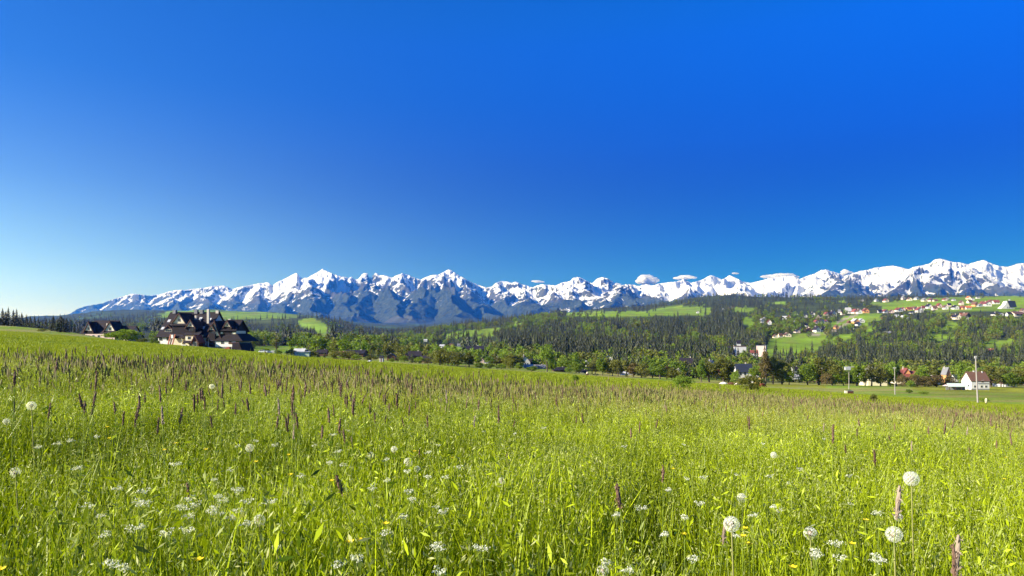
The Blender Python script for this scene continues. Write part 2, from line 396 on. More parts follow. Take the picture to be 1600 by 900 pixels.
SP = [
 [(205,460,18000),(216,475,16500),(228,488,15000)],[(160,474,18300),(172,484,17000)],[(262,456,17500),(255,474,16000),(250,490,14500)],
 [(347,447,16800),(330,463,15500),(322,483,14000),(318,500,12500)],[(300,452,17000),(290,470,15800),(284,488,14500)],
 [(419,441,16000),(408,458,14900),(398,478,13600),(392,498,12200)],[(463,426,15500),(459,445,14600),(452,468,13300),(440,492,11800)],
 [(504,420,14500),(511,443,13700),(500,466,12700),(488,494,11300),(480,508,10200)],[(504,420,14500),(530,447,13500),(540,470,12600),(536,500,11000)],
 [(574,428,14800),(572,440,13800),(560,466,12800),(548,492,11400),(540,508,10400)],[(574,432,14200),(592,447,13500),(612,460,12900),(628,474,12300),(622,498,11000)],
 [(628,428,16500),(634,448,15000),(650,452,14000)],[(700,421,17500),(690,446,15800),(662,446,13700),(652,470,12500),(640,500,11000)],[(662,446,13700),(698,455,13000),(708,480,11900),(716,506,10300)],
 [(715,429,17300),(738,452,15600),(748,472,13800),(770,494,12000),(790,508,10600)],[(783,439,17500),(790,458,15800),(800,478,13800)],
 [(806,440,17500),(815,462,15300),(838,470,13000),(822,490,11600),(800,506,10300)],[(838,470,13000),(862,478,12300),(880,496,11000)],
 [(905,434,15000),(892,454,14200),(870,470,13500),(893,470,13000),(905,490,11500)],[(905,434,15000),(925,450,14200),(942,470,13000),(946,492,11500)],
 [(928,487,11800),(948,471,12500),(975,452,13400),(996,462,13000),(1020,463,12700),(1045,468,12400),(1062,480,12000)],[(975,452,13400),(985,475,12200),(990,492,11000)],[(1030,464,12600),(1025,480,11800)],
 [(975,452,13400),(960,445,16000)],
 [(1067,440,16800),(1085,450,15000),(1078,462,14000)],[(1110,430,17500),(1104,448,16000),(1092,462,14500)],[(1140,430,17300),(1152,445,15800),(1175,460,14400),(1196,472,13200)],
 [(1222,432,17300),(1214,450,15500),(1206,468,13800)],[(1250,436,17000),(1244,452,15600),(1250,470,13800)],
 [(1290,421,16500),(1284,440,15400),(1278,458,14300)],[(1290,456,13400),(1318,437,14200),(1346,456,13300),(1358,468,12600)],[(1318,437,14200),(1322,458,12800),(1326,474,11600)],[(1320,432,16000),(1318,437,14200)],
 [(1368,418,16500),(1358,434,15500),(1372,446,14600)],[(1395,416,16500),(1392,436,15300)],
 [(1467,404,14300),(1440,424,13900),(1412,440,13400),(1384,454,12700),(1370,468,12000)],[(1467,404,14300),(1462,430,13400),(1474,448,12600),(1480,468,11500)],
 [(1500,410,14500),(1530,428,13900),(1562,442,13300),(1600,453,12700),(1640,464,12000)],[(1500,410,14500),(1508,434,13600),(1520,455,12500),(1528,470,11600)],
 [(1440,424,13900),(1436,446,12900),(1430,468,11700)],[(1537,406,17000),(1560,425,15800),(1590,440,14800)],[(1600,411,17500),(1610,435,15500)],
]
for q in SP: line(q)
xs_ = [-300.0]
while xs_[-1] < 2300: xs_.append(xs_[-1] + rnd.uniform(16, 62))
for x_ in xs_:          # minor spurs all along the crest
    y0 = float(np.interp(x_, skx, sky_)); d0 = float(np.interp(x_, RIDGE_X, RIDGE_D))
    h0 = 520 - y0; a_ = rnd.uniform(-14, 14)
    line([(x_, y0 + 2, d0), (x_ + a_ * .5, 520 - h0 * rnd.uniform(.55, .80), d0 - rnd.uniform(900, 1500)), (x_ + a_ + rnd.uniform(-8, 8), 520 - h0 * rnd.uniform(.36, .48), d0 - 2600)])
MC = np.concatenate([np.arange(-900, -40, 14.0), np.arange(-40, 1640, 1.25), np.arange(1640, 2800, 14.0)])
MR = np.concatenate([np.linspace(8600, 10500, 24, endpoint=False), np.linspace(10500, 18200, 250), np.linspace(18300, 21500, 14)])
MX_, MD = np.meshgrid(MC, MR); WX = (MX_ - 800) / F * MD; WY = MD
wx = WX + 260 * fbm(WX / 1500, WY / 1500, 5); wy = WY + 260 * fbm(WX / 1500 + 40, WY / 1500 + 40, 5)
best = np.full(WX.shape, -1e9); low = 2.2
for a_, b_ in segs:
    m0 = min(a_[0], b_[0]) - 3600; m1 = max(a_[0], b_[0]) + 3600
    r0 = np.searchsorted(MR, min(a_[1], b_[1]) - 3600); r1 = np.searchsorted(MR, max(a_[1], b_[1]) + 3600)
    c0 = max(0, np.searchsorted(MC, 800 + F * m0 / (min(a_[1], b_[1])) - 60)); c1 = np.searchsorted(MC, 800 + F * m1 / min(a_[1], b_[1]) + 60)
    if r1 <= r0 or c1 <= c0: continue
    x_ = wx[r0:r1, c0:c1]; y_ = wy[r0:r1, c0:c1]; d = b_ - a_; L2 = d[0] ** 2 + d[1] ** 2 + 1e-6
    tt = np.clip(((x_ - a_[0]) * d[0] + (y_ - a_[1]) * d[1]) / L2, 0, 1)
    ds = np.hypot(x_ - a_[0] - tt * d[0], y_ - a_[1] - tt * d[1])
    h = a_[2] + tt * d[2] - (0.86 * ds - 0.00006 * ds * ds).clip(0)
    best[r0:r1, c0:c1] = np.maximum(best[r0:r1, c0:c1], h)
foot = ZC + (520 - table_py(np.clip(MX_, 0, 1600), np.minimum(MD, 10400))) / F * np.minimum(MD, 10400) * 1.0
foot = np.where(MD < 10500, foot, foot + (MD - 10500) * 0.02) - 25 * sstep(9500, 8600, MD) 
foot = ground_z(WX, np.minimum(WY, 10700)) * 0 + foot - 30 * sstep(9800, 8600, MD)
k = 90.0
hh = np.maximum(best, foot) + np.log1p(np.exp(-np.abs(best - foot) / k)) * k
rel = np.clip((hh - foot) / 900.0, 0, 1.6)
rg = ridged(WX / 1300 + 3, WY / 1300, 7, 0.52); rg2 = ridged(WX / 420 + 13, WY / 420 + 7, 5, 0.5)
rg3 = ridged(WX / 150 + 1, WY / 150 + 9, 4, 0.55)
hh = hh + rel * (135 * (rg - 1.05) + 42 * (rg2 - 1.05) + 30 * (rg3 - 1.0)) + fbm(WX / 700, WY / 700, 4) * 26
# bring the skyline to its surveyed line, column by column
el = (hh - ZC) / MD; mx = el.max(axis=0); tg = (520 - np.interp(MC, skx, sky_)) / F
tg = tg + perlin(MC / 2.2, MC * 0) * 0.0006 + perlin(MC / 5.1, MC * 0 + 3) * 0.0005
ratio = np.where(mx > 1e-3, tg / np.maximum(mx, 1e-3), 1); ratio = np.clip(ratio, 0.55, 1.7)
hh = foot + np.maximum(hh - foot, 0) * 1.0 * ((ratio[None, :] * (hh - ZC) - (foot - ZC)) / np.maximum(hh - foot, 1.0)).clip(0.0, 3) if False else ZC + (hh - ZC) * (1 + (ratio[None, :] - 1) * sstep(0.25, 0.9, (hh - foot) / np.maximum((hh - foot).max(axis=0)[None, :], 1)))
nr, nc = WX.shape; idx = np.arange(nr * nc).reshape(nr, nc)
faces = np.stack([idx[:-1, :-1].ravel(), idx[:-1, 1:].ravel(), idx[1:, 1:].ravel(), idx[1:, :-1].ravel()], 1)
mme = mesh_np('mountain_range', np.stack([WX.ravel(), WY.ravel(), hh.ravel()], 1), faces, smooth=True)
def blur(a_, n):
    for ax in (0, 1):
        p_ = np.pad(a_, [(n, n) if i == ax else (0, 0) for i in (0, 1)], mode='edge'); cs = np.cumsum(p_, axis=ax)
        cs = np.concatenate([np.zeros_like(np.take(cs, [0], axis=ax)), cs], axis=ax)
        hi_ = np.take(cs, range(2 * n + 1, cs.shape[ax]), axis=ax); lo_ = np.take(cs, range(0, cs.shape[ax] - 2 * n - 1), axis=ax)
        a_ = (hi_ - lo_) / (2 * n + 1)
    return a_
conc = (blur(hh, 5) - hh) + 0.6 * (blur(hh, 14) - hh)            # gullies hold snow
gy_ = np.gradient(hh, axis=0) / np.gradient(WY, axis=0); gx_ = np.gradient(hh, axis=1) / np.gradient(WX, axis=1)
steep = np.hypot(gx_, gy_)
line_z = np.interp(MX_, [0, 200, 330, 420, 500, 540, 575, 610, 635, 662, 700, 735, 790, 840, 880, 905, 940, 975, 1000, 1045, 1120, 1250, 1290, 1318, 1345, 1385, 1430, 1467, 1530, 1580, 1640],
                        [840, 820, 740, 740, 730, 880, 1010, 870, 820, 940, 920, 840, 740, 720, 640, 700, 660, 880, 780, 660, 520, 520, 900, 1090, 960, 780, 900, 960, 900, 790, 760])
snow = (hh - line_z) / 170 + np.clip(conc / 38, -.8, 1.2) + fbm(WX / 420, WY / 420, 6) * 0.9 - np.clip(steep - 0.85, -.35, 1.2) * np.interp(MX_, [0, 380, 430, 540, 590, 700, 850, 1000, 1150], [2.2, 1.9, 1.2, 1.2, 2.5, 2.6, 3.0, 3.4, 3.0]) + sstep(100, 500, hh - line_z) * np.interp(MX_, [0, 700, 850, 1050], [.35, .35, .6, .9])
point_attr(mme, 'snow', snow.ravel(), 'FLOAT')
wd = (line_z - 90 - hh) / 150 + fbm(WX / 900 + 9, WY / 900, 4) * 0.9 - 9 * np.clip(fbm(WX / 1400 + 2, WY / 900, 4) - .12, 0, 1) * sstep(420, 200, hh)
point_attr(mme, 'wood', wd.ravel(), 'FLOAT')
s = N('mountain', 0.9, 0.15); P_ = s.pos()
fine = s.noise(0.018, 10, 0.82, P_); mid = s.noise(0.004, 6, 0.6, P_)
sn = s.math('ADD', s.attr('snow').outputs['Fac'], s.math('MULTIPLY_ADD', fine, 7.0, -3.5))
sf = s.math('MULTIPLY_ADD', sn, 2.2, 0.4, clamp=True)
rock = s.ramp(fine, [(0.3, (0.03, 0.03, 0.035)), (0.52, (0.075, 0.068, 0.066)), (0.72, (0.17, 0.15, 0.135))])
wdf = s.math('MULTIPLY_ADD', s.math('ADD', s.attr('wood').outputs['Fac'], s.math('MULTIPLY_ADD', mid, 2.4, -1.0)), 1.5, 0.5, clamp=True)
woodc = s.ramp(s.noise(0.02, 6, 0.7, P_), [(0.38, (0.008, 0.016, 0.012)), (0.62, (0.06, 0.075, 0.035))])
turf = s.ramp(mid, [(0.35, (0.034, 0.036, 0.024)), (0.65, (0.075, 0.095, 0.036))])
low_ = s.mix(wdf, s.mix(0.5, turf, rock), woodc)
c = s.mix(sf, low_, (0.74, 0.75, 0.79))
s.bump(fine, 1.0, 40.0)
mt = s.col(c)
mo = obj('mountain_range', mme, mats=mt); tag(mo, kind='structure')
# ------------------------------------------------------------------ plant materials
M_leaf = leafmat('leaf_spring', (0.055, 0.095, 0.008), (0.25, 0.34, 0.025), 0.30)
M_leaf_olive = leafmat('leaf_olive', (0.065, 0.072, 0.012), (0.23, 0.24, 0.040), 0.28)
M_leaf_bright = leafmat('leaf_bright', (0.10, 0.17, 0.015), (0.24, 0.33, 0.035), 0.32)
M_leaf_rust = leafmat('leaf_rust', (0.08, 0.065, 0.02), (0.18, 0.14, 0.045), 0.25)
M_needle = leafmat('needle_dark', (0.008, 0.014, 0.006), (0.036, 0.042, 0.014), 0.06)
M_needle2 = leafmat('needle_green', (0.020, 0.032, 0.010), (0.075, 0.090, 0.022), 0.12)
M_bark = plain('bark', (0.11, 0.085, 0.065), 0.9, 0.3, 3.0)
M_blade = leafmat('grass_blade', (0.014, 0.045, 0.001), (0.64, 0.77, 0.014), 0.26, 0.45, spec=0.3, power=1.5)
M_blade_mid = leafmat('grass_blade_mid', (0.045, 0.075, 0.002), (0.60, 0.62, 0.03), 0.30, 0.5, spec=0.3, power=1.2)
M_blade_far = leafmat('grass_blade_dry', (0.15, 0.18, 0.008), (0.42, 0.40, 0.045), 0.38, 0.55)
M_past = leafmat('pasture_blade', (0.13, 0.19, 0.006), (0.34, 0.38, 0.022), 0.35, 0.55)
M_seed = leafmat('seed_pale', (0.20, 0.27, 0.04), (0.55, 0.55, 0.22), 0.35, 0.5)
M_fox = leafmat('foxtail_brown', (0.065, 0.032, 0.024), (0.26, 0.16, 0.11), 0.10)
M_fox_far = leafmat('foxtail_far', (0.11, 0.088, 0.035), (0.27, 0.235, 0.09), 0.15)
M_fox_pale = leafmat('foxtail_tan', (0.26, 0.19, 0.14), (0.40, 0.32, 0.24), 0.15)
M_stem = plain('green_stem', (0.22, 0.30, 0.04), 0.6, 0.2)
M_stem_pink = plain('dandelion_stem', (0.30, 0.30, 0.10), 0.5, 0.2)
M_white = leafmat('petal_white', (0.62, 0.63, 0.50), (0.85, 0.85, 0.78), 0.3)
M_fluff = leafmat('dandelion_fluff', (0.9, 0.9, 0.88), (0.97, 0.97, 0.95), 0.4)
M_seedcore = plain('dandelion_seeds', (0.28, 0.22, 0.15), 0.8)
M_yellow = leafmat('petal_yellow', (0.80, 0.60, 0.02), (0.90, 0.74, 0.03), 0.2)

def tube_np(p0, p1, r0, r1, n=5):
    p0 = np.asarray(p0, float); p1 = np.asarray(p1, float); d = p1 - p0; d = d / (np.linalg.norm(d) + 1e-9)
    u = np.cross(d, [0, 0, 1.0]) if abs(d[2]) < 0.95 else np.cross(d, [1.0, 0, 0]); u /= np.linalg.norm(u); v = np.cross(d, u)
    a = np.arange(n) / n * 2 * np.pi; c = np.cos(a)[:, None] * u + np.sin(a)[:, None] * v
    V = np.concatenate([p0 + c * r0, p1 + c * r1]); i = np.arange(n); j = (i + 1) % n
    return V, np.stack([i, j, j + n, i + n], 1)
class Acc:
    def __init__(s): s.v = []; s.f = []; s.t = []; s.m = []; s.n = 0
    def add(s, v, f, tint=0.5, mat=0):
        v = np.asarray(v, float); f = np.asarray(f, int)
        if f.shape[1] == 3: f = np.concatenate([f, f[:, 2:3]], 1)
        s.v.append(v); s.f.append(f + s.n); s.n += len(v)
        s.t.append(np.broadcast_to(np.asarray(tint, float), (len(v),)) if np.ndim(tint) <= 1 else tint); s.m.append(np.full(len(f), mat))
    def mesh(s, name, smooth=False):
        V = np.concatenate(s.v); Fq = np.concatenate(s.f); mm = np.concatenate(s.m)
        me = bpy.data.meshes.new(name)
        tri = Fq[:, 2] == Fq[:, 3]; tot = np.where(tri, 3, 4)
        keep = np.ones(Fq.shape, bool); keep[tri, 3] = False; li = Fq[keep]
        me.vertices.add(len(V)); me.vertices.foreach_set('co', V.astype(np.float32).ravel())
        me.loops.add(len(li)); me.loops.foreach_set('vertex_index', li.astype(np.int32))
        me.polygons.add(len(Fq)); st = np.concatenate([[0], np.cumsum(tot)[:-1]])
        me.polygons.foreach_set('loop_start', st.astype(np.int32)); me.polygons.foreach_set('loop_total', tot.astype(np.int32))
        me.polygons.foreach_set('material_index', mm.astype(np.int32)); me.polygons.foreach_set('use_smooth', np.full(len(Fq), smooth, bool))
        me.update(calc_edges=True)
        point_attr(me, 'tint', np.clip(np.concatenate(s.t), 0, 1), 'FLOAT')
        return me

def blades(acc, g, n, rad, h0, h1, wd, seg=3, lean=0.5, mat=0, cx=0, cy=0, tip=True):
    a = g.uniform(0, 2 * np.pi, n); r = rad * np.sqrt(g.uniform(0, 1, n)); bx = cx + r * np.cos(a); by = cy + r * np.sin(a)
    h = g.uniform(h0, h1, n); la = g.uniform(0, 2 * np.pi, n); ln = g.uniform(0.1, 1, n) * lean * h
    fa = g.uniform(0, np.pi, n); ww = wd * g.uniform(0.6, 1.4, n) * 0.5; tn = g.uniform(0, 1, n)
    k = seg + 1; t = np.linspace(0, 1, k)
    X = bx[:, None] + np.cos(la)[:, None] * ln[:, None] * t ** 2; Y = by[:, None] + np.sin(la)[:, None] * ln[:, None] * t ** 2
    Z = h[:, None] * (t - 0.18 * t ** 3 * (ln / h)[:, None]); W = ww[:, None] * (1 - t ** 1.6 * 0.97)
    tw = fa[:, None] + t * 0.8
    L = np.stack([X - np.cos(tw) * W, Y - np.sin(tw) * W, Z], 2); Rr = np.stack([X + np.cos(tw) * W, Y + np.sin(tw) * W, Z], 2)
    V = np.stack([L, Rr], 2).reshape(n, k * 2, 3)
    f = []
    for i in range(seg): f.append([2 * i, 2 * i + 1, 2 * i + 3, 2 * i + 2])
    Fb = (np.array(f)[None] + (np.arange(n) * k * 2)[:, None, None]).reshape(-1, 4)
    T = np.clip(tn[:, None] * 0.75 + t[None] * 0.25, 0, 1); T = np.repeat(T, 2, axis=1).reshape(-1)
    acc.add(V.reshape(-1, 3), Fb, T, mat)
    return X[:, -1], Y[:, -1], Z[:, -1]
def flecks(acc, g, P, size, tint=None, mat=0, lo=0.5, elong=1.0, updir=0.0):
    """small leaf quads at the points"""
    n = len(P); d = g.normal(size=(n, 3)); d[:, 2] += updir; d /= np.linalg.norm(d, axis=1)[:, None]
    e = np.cross(d, g.normal(size=(n, 3))); e /= np.linalg.norm(e, axis=1)[:, None] + 1e-9
    s_ = (size * g.uniform(lo, 1.3, n))[:, None]; d = d * s_ * elong; e = e * s_ * 0.55
    V = np.stack([P - d, P + e * .9, P + d, P - e * .9], 1).reshape(-1, 3)
    Fb = np.arange(n * 4).reshape(n, 4)
    if tint is None: tint = g.uniform(0, 1, n)
    acc.add(V, Fb, np.repeat(tint, 4), mat)
def spindle(acc, c, axis, length, rad, n=6, tint=0.5, mat=0, seg=5, g=None, rough=0.0):
    axis = np.asarray(axis, float); axis /= np.linalg.norm(axis); u = np.cross(axis, [0.3, 0.9, 0.1]); u /= np.linalg.norm(u); v = np.cross(axis, u)
    V = []; a = np.arange(n) / n * 2 * np.pi
    for i in range(seg + 1):
        t = i / seg; r = rad * (math.sin(math.pi * min(max(0.06 + t * 0.88, 0), 1)) ** 0.5)
        if g is not None: rr = r * (1 + g.uniform(-rough, rough, n))[:, None]
        else: rr = r
        V.append(np.asarray(c) + axis * (t - 0.5) * length + (np.cos(a)[:, None] * u + np.sin(a)[:, None] * v) * rr)
    V = np.concatenate(V); f = []
    for i in range(seg):
        for j in range(n): f.append([i * n + j, i * n + (j + 1) % n, (i + 1) * n + (j + 1) % n, (i + 1) * n + j])
    f = np.array(f); acc.add(V, f, tint if g is None else g.uniform(0, 1, len(V)), mat)

# ------------------------------------------------------------------ meadow
tufts = []
for k in range(6):
    g_ = np.random.default_rng(100 + k); A_ = Acc()
    blades(A_, g_, 110, 0.26, 0.18, 0.47, 0.0058, 3, 0.36, 0)
    blades(A_, g_, 12, 0.22, 0.16, 0.36, 0.009, 3, 0.7, 0)
    m_ = 60; P = np.stack([g_.normal(0, .15, m_), g_.normal(0, .15, m_), g_.uniform(.18, .42, m_)], 1); flecks(A_, g_, P, .0075, mat=0, elong=2.1, updir=.8, tint=g_.uniform(.25, .9, m_))
    x_, y_, z_ = blades(A_, g_, 9, 0.26, 0.36, 0.52, 0.0026, 2, 0.25, 0)
    for a_, b_, c_ in zip(x_, y_, z_):                      # loose panicles of pale spikelets
        m_ = 16; P = np.stack([a_ + g_.normal(0, .020, m_), b_ + g_.normal(0, .020, m_), c_ - g_.uniform(0, .13, m_)], 1)
        flecks(A_, g_, P, 0.0036, mat=1, elong=1.9, updir=1.5)
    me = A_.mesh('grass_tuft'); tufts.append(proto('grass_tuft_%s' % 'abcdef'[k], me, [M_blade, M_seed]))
def in_view(g, n, d0, d1, power=2.0, xlo=-30, xhi=1630):
    """points spread evenly over the meadow between two distances, within the camera's reach plus a margin"""
    u = g.uniform(0, 1, n); D = (d0 ** power + u * (d1 ** power - d0 ** power)) ** (1 / power)
    p = g.uniform(xlo, xhi, n); X = (p - 800) / F * (D + 0.4); return p, X, D
def rots(g, n, tilt=0.1): return np.stack([g.normal(0, tilt, n), g.normal(0, tilt, n), g.uniform(0, 2 * np.pi, n)], 1)
g_ = np.random.default_rng(5)
n_ = 2050; p_, X_, D_ = in_view(g_, n_, 0.75, 9.5, xlo=-160, xhi=1760)
sc_ = g_.uniform(0.75, 1.15, n_) * (1 + 0.16 * perlin(X_ * 1.6, D_ * 1.6)) * (1 + .25 * perlin(X_ * .5 + 9, D_ * .5))
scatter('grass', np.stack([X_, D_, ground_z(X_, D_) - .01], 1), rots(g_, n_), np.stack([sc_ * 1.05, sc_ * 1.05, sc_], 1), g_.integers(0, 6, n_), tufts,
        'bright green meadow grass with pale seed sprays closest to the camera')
mid = []
for k in range(4):
    g_ = np.random.default_rng(120 + k); A_ = Acc()
    blades(A_, g_, 105, 0.45, 0.20, 0.48, 0.010, 2, 0.32, 0)
    x_, y_, z_ = blades(A_, g_, 16, 0.45, 0.36, 0.52, 0.004, 1, 0.25, 0)
    for a_, b_, c_ in zip(x_, y_, z_):
        m_ = 8; P = np.stack([a_ + g_.normal(0, .022, m_), b_ + g_.normal(0, .022, m_), c_ - g_.uniform(0, .12, m_)], 1)
        flecks(A_, g_, P, 0.0065, mat=1, elong=1.8, updir=1.5)
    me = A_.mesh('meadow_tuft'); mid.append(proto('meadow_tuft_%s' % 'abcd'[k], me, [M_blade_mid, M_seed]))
g_ = np.random.default_rng(6)
n_ = 9500; p_, X_, D_ = in_view(g_, n_, 8.0, 28, xlo=-60, xhi=1660)
keep = D_ < tall_edge(p_) + g_.normal(0, 1.5, n_); p_, X_, D_ = p_[keep], X_[keep], D_[keep]; n_ = len(X_)
sc_ = g_.uniform(0.8, 1.15, n_) * (1 + 0.15 * perlin(X_ * .5, D_ * .5))
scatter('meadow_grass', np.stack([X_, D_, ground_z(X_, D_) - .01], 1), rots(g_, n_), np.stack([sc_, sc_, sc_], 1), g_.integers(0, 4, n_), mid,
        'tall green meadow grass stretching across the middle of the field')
farp = []
for k in range(3):
    g_ = np.random.default_rng(140 + k); A_ = Acc()
    blades(A_, g_, 110, 0.75, 0.20, 0.44, 0.020, 1, 0.4, 0)
    x_, y_, z_ = blades(A_, g_, 17, 0.75, 0.38, 0.56, 0.006, 1, 0.2, 0)
    P = np.stack([x_, y_, z_], 1); 
    for q in P: spindle(A_, q, (g_.normal(0, .15), g_.normal(0, .15), 1), 0.085, 0.008, 3, mat=1, seg=2, g=g_, rough=.2)
    me = A_.mesh('dry_tuft'); farp.append(proto('dry_tuft_%s' % 'abc'[k], me, [M_blade_far, M_fox_far]))
g_ = np.random.default_rng(8)
n_ = 6500; p_, X_, D_ = in_view(g_, n_, 6, 36)
te = tall_edge(p_); keep = (D_ < te + g_.normal(0, 1.0, n_)) & (g_.uniform(0, 1, n_) < sstep(te * .38, te * .8, D_)); p_, X_, D_ = p_[keep], X_[keep], D_[keep]; n_ = len(X_)
sc_ = g_.uniform(0.8, 1.15, n_)
scatter('meadow_grass', np.stack([X_, D_, ground_z(X_, D_) - .02], 1), rots(g_, n_, .05), np.stack([sc_, sc_, sc_], 1), g_.integers(0, 3, n_), farp,
        'brownish belt of seeding grass along the far edge of the meadow')
pas = []
for k in range(3):
    g_ = np.random.default_rng(160 + k); A_ = Acc()
    blades(A_, g_, 90, 0.9, 0.05, 0.15, 0.030, 1, 0.6, 0)
    pas.append(proto('pasture_tuft_%s' % 'abc'[k], A_.mesh('pasture_tuft'), [M_past]))
g_ = np.random.default_rng(9)
n_ = 22000; p_, X_, D_ = in_view(g_, n_, 11, 160, 1.7)
keep = (D_ > tall_edge(p_) - 2); p_, X_, D_ = p_[keep], X_[keep], D_[keep]; n_ = len(X_)
sc_ = g_.uniform(0.7, 1.3, n_) * (1 + .3 * perlin(X_ * .1, D_ * .1)); bank = np.exp(-((D_ - (tall_edge(p_) + 12)) / 1.6) ** 2) * (p_ > 420) * (p_ < 1080)
zz_ = sc_ * (1 + bank * 3.0) * (1 + 1.3 * sstep(30, 12, D_))
scatter('pasture_grass', np.stack([X_, D_, ground_z(X_, D_) - .01], 1), rots(g_, n_, .05), np.stack([sc_, sc_, zz_], 1), g_.integers(0, 3, n_), pas,
        'short cropped pasture grass beyond the unmown meadow')

# ---- foxtail heads
def foxtail_meshes(seed, hh_, ln, rad, bend, pale=False):
    g = np.random.default_rng(seed); A1 = Acc(); A2 = Acc(); top = np.array([bend, 0, hh_])
    p = np.array([0, 0, 0.]); m1 = np.array([bend * .2, 0, hh_ * .55])
    v, f = tube_np(p, m1, .0016, .0014, 4); A1.add(v, f); v, f = tube_np(m1, top, .0014, .0010, 4); A1.add(v, f)
    ax = top - m1; ax = ax / np.linalg.norm(ax); c = top + ax * ln * .48
    spindle(A2, c, ax, ln, rad, 8, seg=9, g=g, rough=.22)
    P = c + ax * g.uniform(-.5, .5, 60)[:, None] * ln + g.normal(size=(60, 3)) * rad * .75
    flecks(A2, g, P, rad * .75, elong=1.5, updir=2)
    a = A1.mesh('foxtail_stem', True); b = A2.mesh('foxtail_head')
    a.materials.append(M_stem); b.materials.append(M_fox_pale if pale else M_fox)
    return a, b
FOX = [foxtail_meshes(200 + i, .54 + .025 * (i % 4), .060 + .014 * (i % 3), .0044 + .0005 * (i % 2), .02 * (i - 3), i == 5) for i in range(6)]
def foxtail(p, k, rz, s, label, group=None):
    st = obj('foxtail_stalk', FOX[k][0]); st.location = p; st.rotation_euler = (g_.normal(0, .10), g_.normal(0, .10), rz); st.scale = (s, s, s)
    tag(st, label, 'grass stalk', group); h = obj('seed_head', FOX[k][1], st); return st
g_ = np.random.default_rng(11)
def place(p, D):
    side = 'at the left edge' if p < 200 else 'left of centre' if p < 560 else 'near the centre' if p < 960 else 'right of centre' if p < 1350 else 'at the right edge'
    return ('closest to the camera' if D < 3 else 'in the near meadow' if D < 5 else 'in the middle of the meadow' if D < 7.5 else 'farther out in the meadow') + ' ' + side
GFOX = 'foxtail grass stalks scattered over the meadow'
def low_patch(X, D): return perlin(X * .35 + 3, D * .35)
cand = []
while len(cand) < 268:
    D = 1 / (1 / 9.5 + g_.uniform() ** 1.5 * (1 / 2.9 - 1 / 9.5)); p = float(g_.uniform(-5, 1605))
    w_ = (1.0 if p < 600 else 0.38) * (0.5 + 0.5 * sstep(3.0, 5, D)) * (0.6 + 1.2 * max(-.3, low_patch((p - 800) / F * D, D)))
    if g_.uniform() < w_: cand.append((p, D))
for p, D in cand:
    foxtail(spot(p, D, -.01), int(g_.choice(6, p=[.2, .2, .2, .18, .16, .06])), g_.uniform(0, 6.28), g_.uniform(.85, 1.12),
            'brown foxtail seed head, ' + place(p, D), GFOX)
hero = [(578,752,2.0,0,1.35,'tall dark foxtail head standing alone below the middle of the meadow'),
        (991,775,1.9,1,1.15,'reddish brown foxtail head with ragged base left of the two dandelion clocks'),
        (1381,796,1.75,5,1.15,'pale tan foxtail head just left of the tallest dandelion clock'),
        (1115,838,1.85,5,.8,'short grey brown foxtail head left of a dandelion clock'),
        (1473,884,1.3,5,.9,'pale foxtail head cut by the bottom edge of the picture'),
        (1500,890,1.3,2,.75,'thin dark foxtail head beside the pale one at the bottom edge'),
        (306,768,2.4,2,1.1,'thin dark foxtail head above the white flower patch on the left'),
        (1036,740,2.5,3,1.0,'slim brown foxtail head above and right of the reddish one'),
        (806,718,3.2,1,.9,'short stout brown foxtail head in the middle of the meadow')]
for p, y, D, k, s_, lb in hero:
    X = (p - 800) / F * D; zc = ZC - (y - 520) / F * D; zg = float(ground_z(X, D)); h_ = (.54 + .025 * (k % 4)) + .03
    o = foxtail(Vector((X, D, zg)), k, 0.4, 1, lb); o.rotation_euler = (0, 0, .4); q = (zc - zg) / h_; o.scale = (s_, s_, q)
    for ch in o.children: ch.scale = (1, 1, 1)
foxp = []
for k in range(3):
    g2 = np.random.default_rng(220 + k); A_ = Acc()
    for i in range(7):
        b = g2.uniform(-.9, .9, 2); t_ = np.array([b[0] + g2.normal(0, .04), b[1] + g2.normal(0, .04), g2.uniform(.48, .64)])
        v, f = tube_np([b[0], b[1], 0], t_, .0022, .0014, 3); A_.add(v, f, .5, 0)
        spindle(A_, t_, (g2.normal(0, .15), g2.normal(0, .15), 1), g2.uniform(.05, .09), .0068, 5, mat=1, seg=4, g=g2, rough=.2)
    foxp.append(proto('foxtail_cluster_%s' % 'abc'[k], A_.mesh('foxtail_cluster'), [M_stem, M_fox_far if k else M_fox]))
g_ = np.random.default_rng(13)
n_ = 2600; p_, X_, D_ = in_view(g_, n_, 8.5, 34); keep = (D_ < tall_edge(p_)) & (g_.uniform(0, 1, n_) < .55 + .8 * low_patch(X_ * .4, D_ * .4) + .25 * (p_ < 500)); X_, D_ = X_[keep], D_[keep]; n_ = len(X_)
scatter('foxtail_stalks', np.stack([X_, D_, ground_z(X_, D_)], 1), rots(g_, n_, .09), np.ones((n_, 3)), g_.integers(0, 3, n_), foxp,
        'countless brown foxtail heads in the farther part of the meadow')

